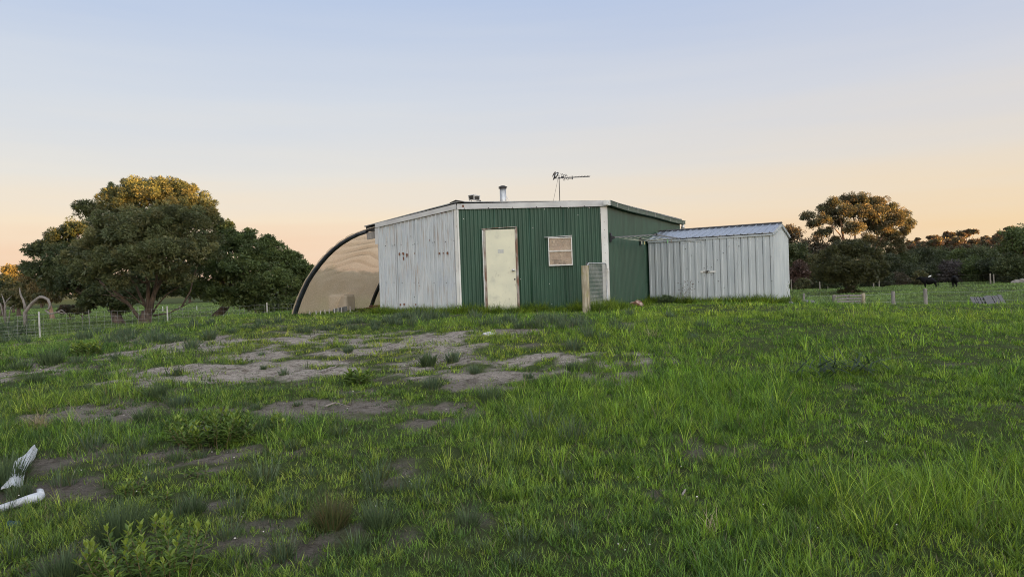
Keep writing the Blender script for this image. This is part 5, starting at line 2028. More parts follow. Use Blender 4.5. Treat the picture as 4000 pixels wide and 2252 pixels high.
# the wood behind the right paddock, tree by tree
WOOD = [  # x, top y, half width, depth, colours, name, label
    (3085, 866, 78, 90, BROWNG, "wood_tree", "brown-green tree directly behind the silver shed's right end"),
    (3180, 905, 68, 92, BROWNG, "wood_tree", "dark brownish tree between the silver shed and the umbrella gum"),
    (3110, 935, 70, 84, GREENS, "wood_tree", "bright green rounded tree below the brown-green one by the silver shed"),
    (3175, 985, 45, 82, OLIVE, "wood_tree", "small olive tree between the silver shed and the dark bushy tree"),
    (3118, 1010, 45, 80.5, [(.085, .048, .036), (.065, .042, .03), (.10, .06, .045)], "red_shrub", "rust-red shrub at the foot of the wood beside the silver shed"),
    (3135, 1085, 32, 79.5, OLIVE, "small_shrub", "small green shrub in front of the rust-red shrub"),
    (3470, 980, 60, 88, DARKG, "wood_tree", "dark tree under the right side of the umbrella gum"),
    (3520, 965, 62, 97, GREENS, "wood_tree", "green tree right of the umbrella gum, first below the skyline dip"),
    (3590, 955, 70, 102, DARKG, "wood_tree", "dark green tree above and left of the side-on cow"),
    (3670, 960, 75, 104, GREENS, "wood_tree", "broad mid green tree high above the side-on cow"),
    (3745, 962, 55, 100, [(.10, .13, .036), (.085, .11, .034)], "wood_tree", "bright yellow-green tree above the head-on cow"),
    (3840, 955, 85, 98, GREENS, "wood_tree", "wide green tree above the two right fence posts"),
    (3560, 1030, 58, 86, DARKG, "wood_tree", "dark low tree left of the side-on cow"),
    (3640, 1020, 65, 88, DARKG, "wood_tree", "very dark tree right behind the side-on cow"),
    (3595, 1052, 30, 82, OLIVE, "small_shrub", "small olive shrub right behind the head of the side-on cow"),
    (3715, 1010, 62, 87, [(.075, .062, .058), (.06, .052, .05), (.09, .08, .07)], "grey_shrub", "greyish purple bare-looking shrub behind the head-on cow"),
    (3810, 1000, 75, 86, DEEPG, "wood_tree", "deep green tree left of the two right fence posts"),
    (3900, 1005, 80, 84, DARKG, "wood_tree", "dark tree directly behind the two right fence posts"),
    (3450, 1055, 40, 81, DARKG, "small_shrub", "low dark shrub at the foot of the wood right of the bushy tree"),
    (3510, 1065, 42, 82, BROWNG, "small_shrub", "low brownish shrub at the foot of the wood left of the cows"),
    (3985, 870, 95, 80, DEEPG, "wood_tree", "tall dark green tree cut off by the right edge"),
    (3960, 985, 75, 79, GREENS, "wood_tree", "mid green tree at the foot of the tall right-edge tree"),
    (4090, 900, 110, 82, DARKG, "wood_tree", "dark tree beyond the right edge of the frame"),
    (3240, 1075, 50, 81, GREENS, "small_shrub", "low green shrub at the foot of the wood left of the bushy tree's trunk"),
    (3395, 1040, 50, 84, DARKG, "wood_tree", "dark low tree behind the right side of the bushy tree"),
    (3290, 1000, 60, 88, DARKG, "wood_tree", "dark tree hidden behind the crown of the bushy tree"),
]
for i, (x, yt, hw, d, cs_, nm, lb) in enumerate(WOOD):
    rr_ = random.Random(100 + i)
    b = gpt(x, d)
    yb = 1126 + (EYE.z - b.z) / d * FPX - 36 - .035 * (x - 2000)
    hgt = yb - yt
    Lx = []
    for k_ in range(17):
        a_ = rr_.uniform(0, 2 * math.pi)
        v_ = rr_.random()
        ww = hw * (.62 if v_ < .35 else .75 if v_ < .75 else .55)
        rad = hw * rr_.uniform(.36, .56)
        yy = yb - rad * .6 - v_ * (hgt - rad * 1.45)
        Lx.append((x + math.cos(a_) * ww * rr_.uniform(.3, 1), yy, rad, math.sin(a_) * ww / FPX * d * .7))
    Lx.append((x + rr_.uniform(-.2, .2) * hw, yt + hw * .45, hw * .45, 0))
    Lx.append((x, (yt + yb) / 2, hw * .7, 0))
    Lx.append((x, yb - hw * .35, hw * .6, 0))
    for fx_, fy_ in ((0, .28), (-.42, .42), (.42, .42), (0, .58), (-.48, .72), (.48, .72), (-.2, .85), (.25, .9)):
        Lx.append((x + fx_ * hw * 1.1, yt + hgt * fy_, hw * .55, rr_.uniform(-1, 1) * hw / FPX * d * .4))
    tree(nm, lb, "tree" if "tree" in nm else "shrub", b, lobes_px(Lx, d), int(10500 * max(.5, hw / 60)), (.28, .085), cs_, seed=100 + i, trunk_r=.18,
         clump=.36, sub=15, fill=.3, group="trees of the wood behind the paddock", droop=.1)
SKY = [(3548, 938, 30, "low skyline tree right of the umbrella gum"), (3585, 927, 32, "skyline tree with lace-like crown, second hump right of the umbrella gum"),
       (3645, 918, 34, "skyline gum on the rising ridge above the side-on cow"), (3705, 903, 34, "airy skyline gum just left of the tallest ridge gum"),
       (3778, 892, 46, "tallest airy umbrella-shaped gum on the ridge skyline"), (3850, 922, 40, "orange-lit gum right of the tallest ridge gum"),
       (3905, 902, 36, "rounded skyline gum close to the tall right-edge tree"), (3955, 884, 30, "feathery gum peeping out left of the tall right-edge tree")]
for i, (x, yt, hw, lb) in enumerate(SKY):
    rr_ = random.Random(300 + i)
    d = 178 + 6 * (i % 4)
    b = gpt(x, d)
    Lx = [(x + rr_.uniform(-.75, .75) * hw, yt + hw * rr_.uniform(.3, .8), hw * rr_.uniform(.24, .38), rr_.uniform(-2, 2)) for _ in range(9)]
    Lx.append((x, yt + hw * .28, hw * .30, 0))
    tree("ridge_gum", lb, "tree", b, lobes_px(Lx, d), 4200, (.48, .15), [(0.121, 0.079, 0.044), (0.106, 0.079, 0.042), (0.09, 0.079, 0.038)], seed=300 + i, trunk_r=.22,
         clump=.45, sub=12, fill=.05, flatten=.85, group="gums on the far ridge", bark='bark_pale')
# the mass of crowns on the far ridge
rr_ = random.Random(77)
Lx = []
for i in range(150):
    x = rr_.uniform(3480, 4080)
    sky_ = np.interp(x, [3480, 3560, 3640, 3720, 3800, 3880, 3960, 4080], [985, 955, 940, 930, 935, 925, 915, 900])
    d = rr_.uniform(150, 186)
    y = sky_ + rr_.uniform(8, 75)
    r_ = rr_.uniform(16, 26)
    Lx.append((x, y, r_, d))
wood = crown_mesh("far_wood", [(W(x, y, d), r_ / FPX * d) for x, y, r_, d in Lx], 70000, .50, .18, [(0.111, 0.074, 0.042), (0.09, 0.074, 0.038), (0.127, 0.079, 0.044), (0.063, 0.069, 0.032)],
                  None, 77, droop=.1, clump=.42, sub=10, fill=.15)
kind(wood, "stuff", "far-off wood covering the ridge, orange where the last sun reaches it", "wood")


# ------------------------------------------------------------------ weeds, tussocks, grass
def blade_mesh(B, az, tilt, L_, Wd, bend, col, segs=3):
    """grass blades: B (n,3) roots, az heading, tilt lean from vertical, bend extra curl"""
    n = len(B)
    hd = np.stack([np.cos(az), np.sin(az), np.zeros(n)], 1)
    tw = RNG.uniform(-.9, .9, n)
    sd = np.stack([-np.sin(az + tw), np.cos(az + tw), np.zeros(n)], 1)
    V = np.empty((n, 2 * segs + 1, 3))
    p = B.copy()
    for k_ in range(segs + 1):
        t = k_ / segs
        if k_:
            a_ = tilt + bend * (t - .5 / segs)
            p = p + (hd * np.sin(a_)[:, None] + np.array([0, 0, 1.0]) * np.cos(a_)[:, None]) * (L_ / segs)[:, None]
        w_ = (Wd * (1 - t ** 1.6) * .5)[:, None]
        if k_ < segs:
            V[:, 2 * k_] = p - sd * w_
            V[:, 2 * k_ + 1] = p + sd * w_
        else:
            V[:, 2 * segs] = p
    m = 2 * segs + 1
    b = (np.arange(n) * m)[:, None]
    Q = [b + np.array([[2 * k_, 2 * k_ + 1, 2 * k_ + 3, 2 * k_ + 2]]) for k_ in range(segs - 1)]
    Q = np.concatenate(Q) if Q else np.zeros((0, 4), int)
    T = b + np.array([[2 * segs - 2, 2 * segs - 1, 2 * segs]])
    return V.reshape(-1, 3), Q, T, np.repeat(col, m, 0)


class Blades:
    def __init__(s):
        s.V, s.Q, s.T, s.C, s.n = [], [], [], [], 0

    def add(s, *a, **k):
        V, Q, T, C_ = blade_mesh(*a, **k)
        s.V.append(V); s.Q.append(Q + s.n); s.T.append(T + s.n); s.C.append(C_)
        s.n += len(V)

    def build(s, name, parent=None):
        return fast_mesh(name, np.concatenate(s.V), quads=np.concatenate(s.Q), tris=np.concatenate(s.T), col=np.concatenate(s.C), material=M['grass'], parent=parent)


def tussock_blades(bl, p, rad, h, n, cols, rng, wid=.004, tmax=.62):
    a_ = rng.uniform(0, 2 * math.pi, n)
    q_ = rng.uniform(0, 1, n) ** .5
    B = np.stack([p.x + np.cos(a_) * q_ * rad * .45, p.y + np.sin(a_) * q_ * rad * .45, np.full(n, p.z - .02)], 1)
    c_ = np.array(cols)[rng.integers(0, len(cols), n)] * rng.uniform(.75, 1.3, (n, 1))
    bl.add(B, a_ + rng.normal(0, .5, n), q_ * tmax * rng.uniform(.3, 1.15, n), h * rng.uniform(.35, 1.2, n) ** 1.0, np.full(n, wid) * rng.uniform(.7, 1.3, n), rng.uniform(0, .5, n), c_)


RUSH = [(.085, .125, .066), (.10, .14, .07), (.07, .105, .058), (.12, .145, .07)]
RUSHD = [(.080, .118, .050), (.098, .138, .054), (.064, .096, .042)]
REDG = [(.10, .105, .036), (.12, .095, .045), (.075, .10, .034)]
TUS = [  # px, py of the base, half width px, height px, colours, label
    (1672, 1425, 36, 48, RUSHD, "spiky dark tussock with broad blades on the sand, left of a finer round one"),
    (1768, 1412, 40, 46, RUSH, "round blue-green tussock on the bare sand, right of the broad-bladed one"),
    (1853, 1462, 22, 42, RUSH, "small upright tussock alone in the middle of the bare sand"),
    (1692, 1520, 46, 58, RUSH, "wide loose tussock at the lower edge of the central sand"),
    (2064, 1478, 26, 30, RUSH, "low dark tussock at the right foot of the central sand"),
    (1360, 1375, 24, 30, RUSH, "small grey-green tussock on the pale sand below the white wall"),
    (2240, 1372, 34, 52, RUSH, "grey-green tussock on the sand below the mesh gate"),
    (2238, 1452, 30, 50, RUSHD, "thin upright tussock at the right end of the sand"),
    (1915, 1575, 52, 70, RUSHD, "dark broad tussock where the sand gives way to green grass, below the door"),
    (820, 1325, 30, 45, RUSH, "pointed tussock on the left sand below the third fence post"),
    (746, 1366, 30, 44, RUSH, "tussock on the left sand, down-left of the pointed one"),
    (85, 1440, 50, 40, RUSHD, "dark low tussock at far left, lowest of the dark clump"),
    (200, 1422, 62, 62, RUSHD, "largest dark tussock of the clump at far left"),
    (140, 1490, 40, 40, RUSHD, "dark tussock below the far left clump"),
    (610, 1558, 44, 66, RUSHD, "bushy dark tussock with a white daisy at its foot, left of centre"),
    (560, 1650, 44, 62, RUSHD, "ragged tussock up-left of the broadleaf weed"),
    (700, 1585, 54, 50, RUSH, "sprawling tussock right of the bushy dark one"),
    (470, 2120, 110, 160, RUSHD, "large dark tussock between the plastic roll and the leafy weed"),
    (760, 2010, 56, 90, RUSHD, "dense dark tussock just above the big leafy weed"),
    (250, 2262, 130, 120, RUSHD, "spreading dark tussock at the bottom left corner"),
    (25, 1900, 70, 130, RUSHD, "dark tussock at the left edge behind the plastic strip"),
    (70, 1950, 40, 70, RUSHD, "small tussock growing through the white plastic strip"),
    (1300, 2060, 90, 130, REDG, "reddish-tinted tussock in the lower middle"),
    (1480, 2065, 80, 110, RUSHD, "dark tussock right of the reddish one in the lower middle"),
    (1830, 2060, 60, 80, RUSHD, "upright dark tussock in the lower middle, right of the two big ones"),
    (50, 1305, 70, 60, RUSH, "grey-green tussock mass at the left edge below the first fence post"),
]
rng = np.random.default_rng(21)
for px, py, hw, hp, cs_, lb in TUS:
    p = G(px, py)
    d = depth(p)
    bl = Blades()
    tussock_blades(bl, p, hw / FPX * d * 1.25, hp / FPX * d * 1.15, int(120 + hw * hp * .03), cs_, rng, wid=1.7 * max(.0035, .0008 * d) * (2.0 if 'broad blades' in lb else 1))
    tag(bl.build("tussock"), lb, "tussock", "rush tussocks on the mound")

# broadleaf weeds: stems with spiralling leaves
WEED = [(.11, .175, .030), (.135, .205, .034), (.085, .14, .028)]


def weed(px, py, hw, hp, ns, label, leaf=.085, young=.35, seed=1, cat="weed", name="leafy_weed"):
    rr_ = np.random.default_rng(seed)
    p = G(px, py)
    d = depth(p)
    root = thing(name, label, cat, p)
    R_, Ht = hw / FPX * d, hp / FPX * d
    st_ = MB()
    sep = ns <= 12
    V, C_ = [], []
    for k_ in range(ns):
        a_, q_ = rr_.uniform(0, 6.28), rr_.uniform(0, 1) ** .5
        b = Vector((p.x + math.cos(a_) * q_ * R_ * .75, p.y + math.sin(a_) * q_ * R_ * .6, 0))
        b.z = Hf(b.x, b.y)
        h_ = Ht * rr_.uniform(.55, 1.0) * (1 - .3 * q_)
        top = b + Vector((math.cos(a_) * q_ * R_ * .3, math.sin(a_) * q_ * R_ * .3, h_))
        st_.tube([b, b.lerp(top, .5) + Vector((rr_.normal() * .01, rr_.normal() * .01, 0)), top], [.0045, .0035, .002], 5)
        if sep:
            st_.build("stem", M['weed_stem'], root)
            st_ = MB()
        nl = int(h_ / .016) + 5
        for j in range(nl):
            t = .15 + .85 * j / (nl - 1)
            az = j * 2.4 + k_
            el = .15 + 1.0 * t ** 2
            ll = leaf * (1.1 - .45 * t) * rr_.uniform(.8, 1.2)
            o = b.lerp(top, t)
            dr = Vector((math.cos(az) * math.cos(el), math.sin(az) * math.cos(el), math.sin(el)))
            sd_ = Vector((-math.sin(az), math.cos(az), 0))
            nm = dr.cross(sd_)
            w_ = ll * .40
            m_ = o + dr * ll * .5
            fold = nm * (-.25 * w_)
            V += [o, m_ + sd_ * w_ * .5 - fold, o + dr * ll - Z * ll * .08, m_ - sd_ * w_ * .5 - fold, m_ + fold * .2]
            c_ = np.array(WEED[rr_.integers(0, 3)]) * rr_.uniform(.8, 1.2)
            if t > .8 and rr_.random() < young:
                c_ = np.array((.20, .26, .036)) * rr_.uniform(.9, 1.15)
            C_ += [c_] * 5
    if not sep:
        st_.build("stems", M['weed_stem'], root)
    V = np.array([tuple(v) for v in V])
    b5 = (np.arange(len(V) // 5) * 5)[:, None]
    T = np.concatenate([b5 + np.array([[0, 1, 4]]), b5 + np.array([[1, 2, 4]]), b5 + np.array([[2, 3, 4]]), b5 + np.array([[3, 0, 4]])])
    fast_mesh("leaves", V, tris=T, col=np.array(C_), material=M['leaf'], parent=root)


M['weed_stem'] = mat("weed_stem", (.12, .13, .04), (.13, .08, .04), .7, 0, 8)
weed(830, 1735, 165, 145, 52, "broad leafy green weed in a round clump, left of centre", seed=1, leaf=.10)
weed(620, 2248, 270, 240, 36, "tall yellow-green leafy weed with upright shoots at the bottom left", seed=2, leaf=.085, young=.8)
weed(500, 1930, 95, 85, 10, "leafy weed with pale tips above the large dark tussock", seed=3, leaf=.07, young=.7)
weed(630, 1960, 45, 60, 5, "small leafy weed right of the pale-tipped one", seed=4, leaf=.06, young=.6)
weed(1400, 1500, 45, 62, 5, "leafy weed at the left edge of the central sand", seed=5, leaf=.16)
weed(1088, 1690, 34, 75, 4, "single leafy shoot right of the round leafy clump", seed=6, leaf=.09, young=.6)
weed(770, 1870, 50, 60, 5, "leafy shoots on the gritty soil below the round clump", seed=7, leaf=.07)
weed(330, 1385, 70, 55, 26, "low brownish-yellow bush on the left slope below the first fence post", seed=8, leaf=.10, young=.9)
weed(95, 2225, 45, 60, 4, "yellowish shoot inside the dark tussock at the bottom left corner", seed=9, leaf=.05, young=.9)
# dark rounded plant and the tall dry weed by the silver shed
p = G(2600, 1203)
p2 = RP(2600, 1192, S0 + nS * .45, nS)
p2.z = Hf(p2.x, p2.y)
tree("small_bush", "small dark rounded bush at the foot of the silver shed's left end", "bush", p2,
     [(p2 + Vector((0, 0, .12)), .16), (p2 + Vector((.12, -.05, .10)), .13), (p2 + Vector((-.12, 0, .08)), .12)], 2600, (.07, .012), RUSHD, seed=51, trunk_r=.01, clump=.4, sub=14)
p2 = RP(2672, 1192, S0 + nS * .30, nS)
p2.z = Hf(p2.x, p2.y)
dw = thing("dry_weed", "tall dry branching weed leaning against the silver shed doors", "weed", p2)
mb = MB()


def wp(zx, zy, o_=.30):
    return RP(2450 + zx / 3.2229, 800 + zy / 3.2229, S0 + nS * o_, nS)


for P, r_ in (([(680, 1240), (705, 1190), (720, 1120), (770, 1060), (810, 1030), (830, 975)], .009), ([(705, 1190), (670, 1130), (680, 1050)], .006),
              ([(735, 1110), (720, 1060), (700, 1030)], .005), ([(790, 1045), (795, 990), (808, 945)], .005), ([(760, 1070), (800, 1060), (830, 1070)], .004),
              ([(690, 1210), (650, 1160), (640, 1100)], .005), ([(700, 1200), (740, 1150), (745, 1100)], .005)):
    mb.tube([wp(*q_) for q_ in P], [r_ * (1 - .15 * i) for i in range(len(P))], 5)
mb.build("stems", mat("dry_stem", (.20, .17, .12), (.12, .10, .07), .9), dw)
mb = MB()
rr_ = random.Random(4)
for i in range(34):
    c_ = wp(rr_.choice([680, 700, 808, 830, 640, 790, 745]) + rr_.uniform(-22, 22), rr_.uniform(940, 1120))
    mb.blob(c_, (.012, .012, .012), i, .1, 6, 4)
mb.build("seed_heads", mat("seed_head", (.14, .11, .09), None, .9), dw)
p2 = S1 + sf * .35 + sbk * .3
p2.z = Hf(p2.x, p2.y)
rd = thing("reed", "tall green reed stem at the near corner of the silver shed", "reed", p2)
bl = Blades()
n_ = 16
B = np.tile(arr(p2), (n_, 1)) + rng.normal(0, .03, (n_, 3)) * np.array([1, 1, 0])
B[6:, 2] += rng.uniform(.05, .5, n_ - 6)
bl.add(B, rng.uniform(0, 6.28, n_), rng.uniform(.1, .8, n_), np.where(np.arange(n_) < 6, .62, .26) * rng.uniform(.8, 1.1, n_), np.full(n_, .014), rng.uniform(.2, .8, n_),
       np.array([(.07, .10, .03)] * n_))
bl.build("blades", rd)
# heap of cut strap leaves on the right lawn
for px, py, n_, sp_, lb in ((3330, 1462, 46, .42, "heap of cut dark strap leaves lying on the lawn at right"),
                            (3185, 1480, 26, .30, "smaller cut tuft of dark strap leaves left of the heap on the lawn")):
    p = G(px, py)
    bl = Blades()
    B = np.stack([p.x + rng.normal(0, sp_ * .5, n_), p.y + rng.normal(0, sp_ * .25, n_), np.full(n_, p.z + .02) + rng.uniform(0, .12, n_)], 1)
    bl.add(B, rng.uniform(0, 6.28, n_), rng.uniform(.7, 1.6, n_), rng.uniform(.25, .55, n_), rng.uniform(.018, .03, n_), rng.uniform(.2, .9, n_),
           np.array([(.035, .06, .024)]) * rng.uniform(.7, 1.4, (n_, 1)), segs=4)
    tag(bl.build("leaf_heap"), lb, "leaf heap")
# straw tufts
for px, py, hp, n_, lb in ((150, 1672, 75, 120, "pale straw tuft on the left slope"), (2262, 1212, 60, 26, "dry straw stalks beside the wooden gate post"),
                           (2790, 2075, 110, 16, "thin dry stalks in the lower right grass"), (2555, 1318, 70, 18, "dry bent stalks on the lawn below the silver shed"),
                           (2110, 1215, 40, 12, "dry curled stalks at the foot of the green wall below the window")):
    p = G(px, py)
    d = depth(p)
    bl = Blades()
    h_ = hp / FPX * d
    B = np.stack([p.x + rng.normal(0, h_ * .25, n_), p.y + rng.normal(0, h_ * .15, n_), np.full(n_, p.z)], 1)
    bl.add(B, rng.uniform(0, 6.28, n_), rng.uniform(0, .7, n_), h_ * rng.uniform(.6, 1.2, n_), np.full(n_, .0045 + .0004 * d), rng.uniform(.2, 1.6, n_),
           np.array([(.33, .27, .16)]) * rng.uniform(.7, 1.2, (n_, 1)), segs=4)
    tag(bl.build("straw_tuft"), lb, "straw")

# footprints where no grass may grow (inside the sheds)
def inside(x, y):
    k_ = np.zeros(len(x), bool)
    for poly in ([K0, K1, K2, K3, KB], [S0, S1, S2, S3]):
        ins = np.ones(len(x), bool)
        cx_, cy_ = sum(p.x for p in poly) / len(poly), sum(p.y for p in poly) / len(poly)
        for a_, b_ in zip(poly, poly[1:] + poly[:1]):
            ex, ey = b_.x - a_.x, b_.y - a_.y
            sgn = np.sign(ex * (cy_ - a_.y) - ey * (cx_ - a_.x))
            ins &= (sgn * (ex * (y - a_.y) - ey * (x - a_.x))) > 0.02 * 0
        k_ |= ins
    return k_


def wall_dist(x, y):
    """distance to the foot of the walls seen from the camera"""
    best = np.full(len(x), 99.0)
    for a_, b_ in ((K0, K1), (K1, K2), (K2, K2 + uC * 3), (S0, S1), (S1, S2)):
        ax, ay, bx_, by_ = a_.x, a_.y, b_.x, b_.y
        ex, ey = bx_ - ax, by_ - ay
        t = np.clip(((x - ax) * ex + (y - ay) * ey) / (ex * ex + ey * ey), 0, 1)
        best = np.minimum(best, np.hypot(x - ax - t * ex, y - ay - t * ey))
    return best


LAWN = np.array([(0.181, 0.278, 0.023), (0.238, 0.34, 0.027), (0.088, 0.151, 0.018), (0.284, 0.351, 0.034), (0.116, 0.189, 0.022), (0.06, 0.107, 0.017)])
DRY = np.array([(.24, .19, .11), (.17, .15, .07)])


def lawn(bl, y0, y1, dens, per, length, width, segs, seed, spread, xlim=1.0, xm=2.6):
    rng = np.random.default_rng(seed)
    area = xlim * (y1 ** 2 - y0 ** 2) + 2 * xm * (y1 - y0)
    n = int(dens * area)
    y = np.sqrt(rng.uniform(y0 ** 2, y1 ** 2, n))
    x = rng.uniform(-1, 1, n) * (xlim * y + xm)
    bb, _ = bare(x, y)
    n1 = fbm(x * .9 + 5, y * .9, 31, 4)
    n2 = fbm(x * .28 + 15, y * .28, 33, 3)
    lush = sst(.35, .65, n1)
    keep = rng.uniform(0, 1, n) < (1 - bb) * (.78 + .22 * lush) + .06 + .42 * (fbm(x * 2.6, y * 2.6, 44, 3) > .54)
    keep &= ~inside(x, y)
    x, y, lush, bb, n2 = x[keep], y[keep], lush[keep], bb[keep], n2[keep]
    wd_ = wall_dist(x, y)
    z = H(x, y)
    k_ = np.repeat(np.arange(len(x)), per)
    n = len(k_)
    a_ = rng.uniform(0, 2 * math.pi, n)
    q_ = rng.uniform(0, 1, n)
    B = np.stack([x[k_] + np.cos(a_) * q_ * spread, y[k_] + np.sin(a_) * q_ * spread, z[k_] - .01], 1)
    tall = .72 + .62 * lush[k_] + 1.2 * sst(.8, .1, wd_)[k_] - .35 * bb[k_]
    tuftv = rng.uniform(.7, 1.4, len(x))
    big = rng.uniform(0, 1, len(x)) < .07 * lush
    tuftv = np.where(big, tuftv * 1.7, tuftv)[k_]
    short = np.where(big, 1.0, .80 - .12 * sst(2, 6, x) - .02 * (1 - sst(-3, 1, x)))[k_]
    L_ = length * tall * tuftv * short * rng.uniform(.55, 1.25, n)
    ci = rng.integers(0, len(LAWN), len(x))
    cc = LAWN[ci][k_] * rng.uniform(.6, 1.4, (n, 1)) * (.80 + .40 * n2[k_])[:, None]
    cc[:, 0] *= (.85 + .5 * (n2[k_] - .35))
    cc *= np.where(big, 1.2, 1.0)[k_][:, None]
    mut = (1 - sst(-2.5, 2.5, x + .25 * (y - 8)))[k_]
    cc *= (1 - mut[:, None] * np.array([.04, .10, -.35])) * 1.02
    dry = rng.uniform(0, 1, n) < (.025 + .10 * bb[k_])
    cc[dry] = DRY[rng.integers(0, 2, int(dry.sum()))] * rng.uniform(.7, 1.2, (int(dry.sum()), 1))
    bl.add(B, a_ + rng.normal(0, .9, n), (.12 + .65 * q_) * rng.uniform(.3, 1.25, n), L_, width * rng.uniform(.65, 1.35, n), rng.uniform(.1, 1.3, n), cc, segs=segs)


gb_ = Blades()
lawn(gb_, 2.6, 5.0, 430, 13, .125, .0052, 4, 1, .055)
lawn(gb_, 5.0, 8.5, 300, 12, .115, .0064, 3, 2, .07)
lawn(gb_, 8.5, 14, 165, 10, .100, .0088, 3, 3, .09)
lawn(gb_, 14, 27, 75, 9, .090, .0135, 2, 4, .12)
rng = np.random.default_rng(88)
for a_, b_, n_, hgt in ((K0, K1, 330, .29), (K1, K2, 560, .33), (K2, K2 + uC * 2.6, 170, .22), (S0, S1, 480, .30), (S1, S2, 170, .24), (pb, K2, 190, .33)):
    t = rng.uniform(-.02, 1.02, n_)
    nn = uC if False else None
    ex = flat(b_ - a_).normalized()
    nv = Vector((ex.y, -ex.x, 0))
    if nv.dot(flat(a_ - EYE)) > 0 and a_ is not S1 and a_ is not K2:
        nv = -nv
    if a_ is S1:
        nv = sf
    if a_ is K2:
        nv = nC
    o_ = rng.uniform(.03, .50, n_) ** 1.2
    x = a_.x + (b_.x - a_.x) * t + nv.x * o_
    y = a_.y + (b_.y - a_.y) * t + nv.y * o_
    hv = hgt * (.55 + .9 * fbm(x * 1.6, y * 1.6, 71, 3)) * (1.15 - .7 * o_)
    k_ = np.repeat(np.arange(n_), 11)
    m_ = len(k_)
    aa, q_ = rng.uniform(0, 6.283, m_), rng.uniform(0, 1, m_)
    B = np.stack([x[k_] + np.cos(aa) * q_ * .07, y[k_] + np.sin(aa) * q_ * .07, H(x, y)[k_] - .02], 1)
    cc = LAWN[rng.integers(0, len(LAWN), n_)][k_] * rng.uniform(.6, 1.1, (m_, 1))
    gb_.add(B, aa, .1 + .5 * q_, hv[k_] * rng.uniform(.5, 1.25, m_), np.full(m_, .011) * rng.uniform(.7, 1.3, m_), rng.uniform(.2, 1.4, m_), cc, segs=3)
kind(gb_.build("grass"), "stuff", "short green grass over the mound and the lawn", "grass")

# dead stalks and crumbs lying on the bare soil
lb_ = Blades()
rng = np.random.default_rng(91)
for y0, y1, dens, ln, wd in ((2.6, 7, 420, .05, .004), (7, 12, 260, .07, .008), (12, 20, 130, .09, .014)):
    n = int(dens * (.8 * (y1 ** 2 - y0 ** 2)))
    y = np.sqrt(rng.uniform(y0 ** 2, y1 ** 2, n)); x = rng.uniform(-.85, .6, n) * y
    bb, _ = bare(x, y)
    k0 = (rng.uniform(0, 1, n) < bb * .9) & ~inside(x, y)
    x, y = x[k0], y[k0]
    n = len(x)
    B = np.stack([x, y, H(x, y) + rng.uniform(.004, .03, n)], 1)
    pal_ = np.array([(.16, .125, .085), (.07, .055, .04), (.24, .20, .15), (.05, .04, .03), (.10, .11, .05)])
    lb_.add(B, rng.uniform(0, 6.283, n), rng.uniform(1.15, 1.65, n), ln * rng.uniform(.3, 1.3, n), wd * rng.uniform(.6, 1.6, n), rng.uniform(-.4, .6, n),
            pal_[rng.integers(0, 5, n)] * rng.uniform(.7, 1.3, (n, 1)), segs=2)
kind(lb_.build("soil_litter"), "stuff", "dead stalks and crumbs lying on the bare soil", "litter")

# coarse grass of the fields behind
fb_ = Blades()
rng = np.random.default_rng(55)
for y0, y1, dens, per, ln, wd in ((26, 48, 11, 9, .20, .030), (48, 105, 4.0, 9, .24, .060)):
    area = .95 * (y1 ** 2 - y0 ** 2)
    n = int(dens * area)
    y = np.sqrt(rng.uniform(y0 ** 2, y1 ** 2, n))
    x = rng.uniform(-.95, .95, n) * y
    k0 = ~inside(x, y) & ~((x > -.17 * y) & (x < .30 * y) & (y > 30) & (rng.uniform(0, 1, n) < .6))
    x, y = x[k0], y[k0]
    n1 = fbm(x * .22, y * .5, 61, 4)
    k1 = rng.uniform(0, 1, len(x)) < .25 + .9 * sst(.35, .62, n1)
    x, y, n1 = x[k1], y[k1], n1[k1]
    k_ = np.repeat(np.arange(len(x)), per)
    n = len(k_)
    a_ = rng.uniform(0, 6.28, n)
    q_ = rng.uniform(0, 1, n)
    sp_ = wd * 7
    B = np.stack([x[k_] + np.cos(a_) * q_ * sp_, y[k_] + np.sin(a_) * q_ * sp_, H(x, y)[k_] - .02], 1)
    base = np.array([(.135, .20, .050), (.155, .215, .055), (.115, .175, .055)])[rng.integers(0, 3, len(x))][k_]
    cc = base * (rng.uniform(.75, 1.25, n) * (.7 + .6 * n1[k_]) * (1.25 if y0 > 40 else 1.0))[:, None]
    fb_.add(B, a_, (.2 + .7 * q_), ln * rng.uniform(.5, 1.2, n) * (.6 + .8 * n1[k_]), wd * rng.uniform(.6, 1.3, n), rng.uniform(.2, 1.2, n), cc, segs=2)
kind(fb_.build("field_grass"), "stuff", "coarse tufted grass of the lower fields behind the sheds", "grass")

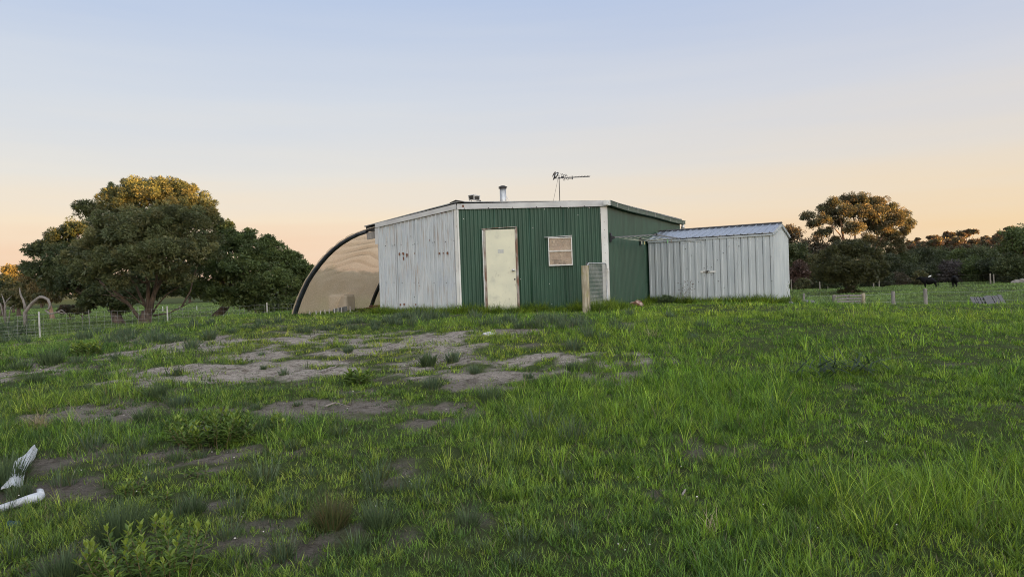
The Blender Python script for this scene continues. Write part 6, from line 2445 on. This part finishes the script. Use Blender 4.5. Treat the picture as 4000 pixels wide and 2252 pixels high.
# band of grey-green rushes in front of the shed and scattered over the mound
rb = Blades()
rng = np.random.default_rng(66)
spots = [(rng.uniform(1440, 2330), rng.uniform(1238, 1285), rng.uniform(26, 44)) for _ in range(46)]
spots += [(rng.uniform(700, 1480), rng.uniform(1262, 1300), rng.uniform(18, 34)) for _ in range(26)]
spots += [(rng.uniform(300, 720), rng.uniform(1300, 1345), rng.uniform(24, 38)) for _ in range(26)]
spots += [(rng.uniform(0, 120), rng.uniform(1300, 1345), rng.uniform(26, 40)) for _ in range(12)]
spots += [(rng.uniform(0, 1300), rng.uniform(1340, 1700), rng.uniform(18, 34)) for _ in range(34)]
spots += [(rng.uniform(2200, 2900), rng.uniform(1230, 1330), rng.uniform(22, 40)) for _ in range(16)]
spots += [(rng.uniform(900, 2300), rng.uniform(1650, 2230), rng.uniform(45, 100)) for _ in range(30)]
spots += [(rng.uniform(0, 900), rng.uniform(1750, 2240), rng.uniform(40, 90)) for _ in range(16)]
for px, py, h_ in spots:
    p = G(px, py)
    d = depth(p)
    hh = min(.55, h_ / FPX * d * 1.25)
    tussock_blades(rb, p, hh * .85, hh, 85, RUSH if py < 1400 else RUSHD + RUSH + REDG[:1], rng, wid=1.6 * max(.0035, .00075 * d))
kind(rb.build("rushes"), "stuff", "grey-green rushes scattered among the grass of the mound", "rushes")

# shell grit and small daisies
mb = MB()
rr_ = random.Random(31)
for cx, cy, rx, ry, li in PATCHES[:24]:
    for _ in range(7):
        p = G(cx + rr_.uniform(-1, 1) * rx, cy + rr_.uniform(-1, 1) * ry)
        r_ = rr_.uniform(.003, .008) * (1 + depth(p) * .04)
        mb.blob(p + Z * r_ * .5, (r_, r_ * .8, r_ * .55), rr_.randrange(99), .3, 6, 4)
for _ in range(34):
    p = G(rr_.uniform(0, 3600), rr_.uniform(1500, 2230))
    r_ = rr_.uniform(.004, .007)
    mb.blob(p + Z * rr_.uniform(.01, .07), (r_, r_, r_ * .7), rr_.randrange(99), .2, 6, 4)
kind(mb.build("shell_grit", M['pebble']), "stuff", "scattered white shell grit and tiny pale flower heads", "grit")
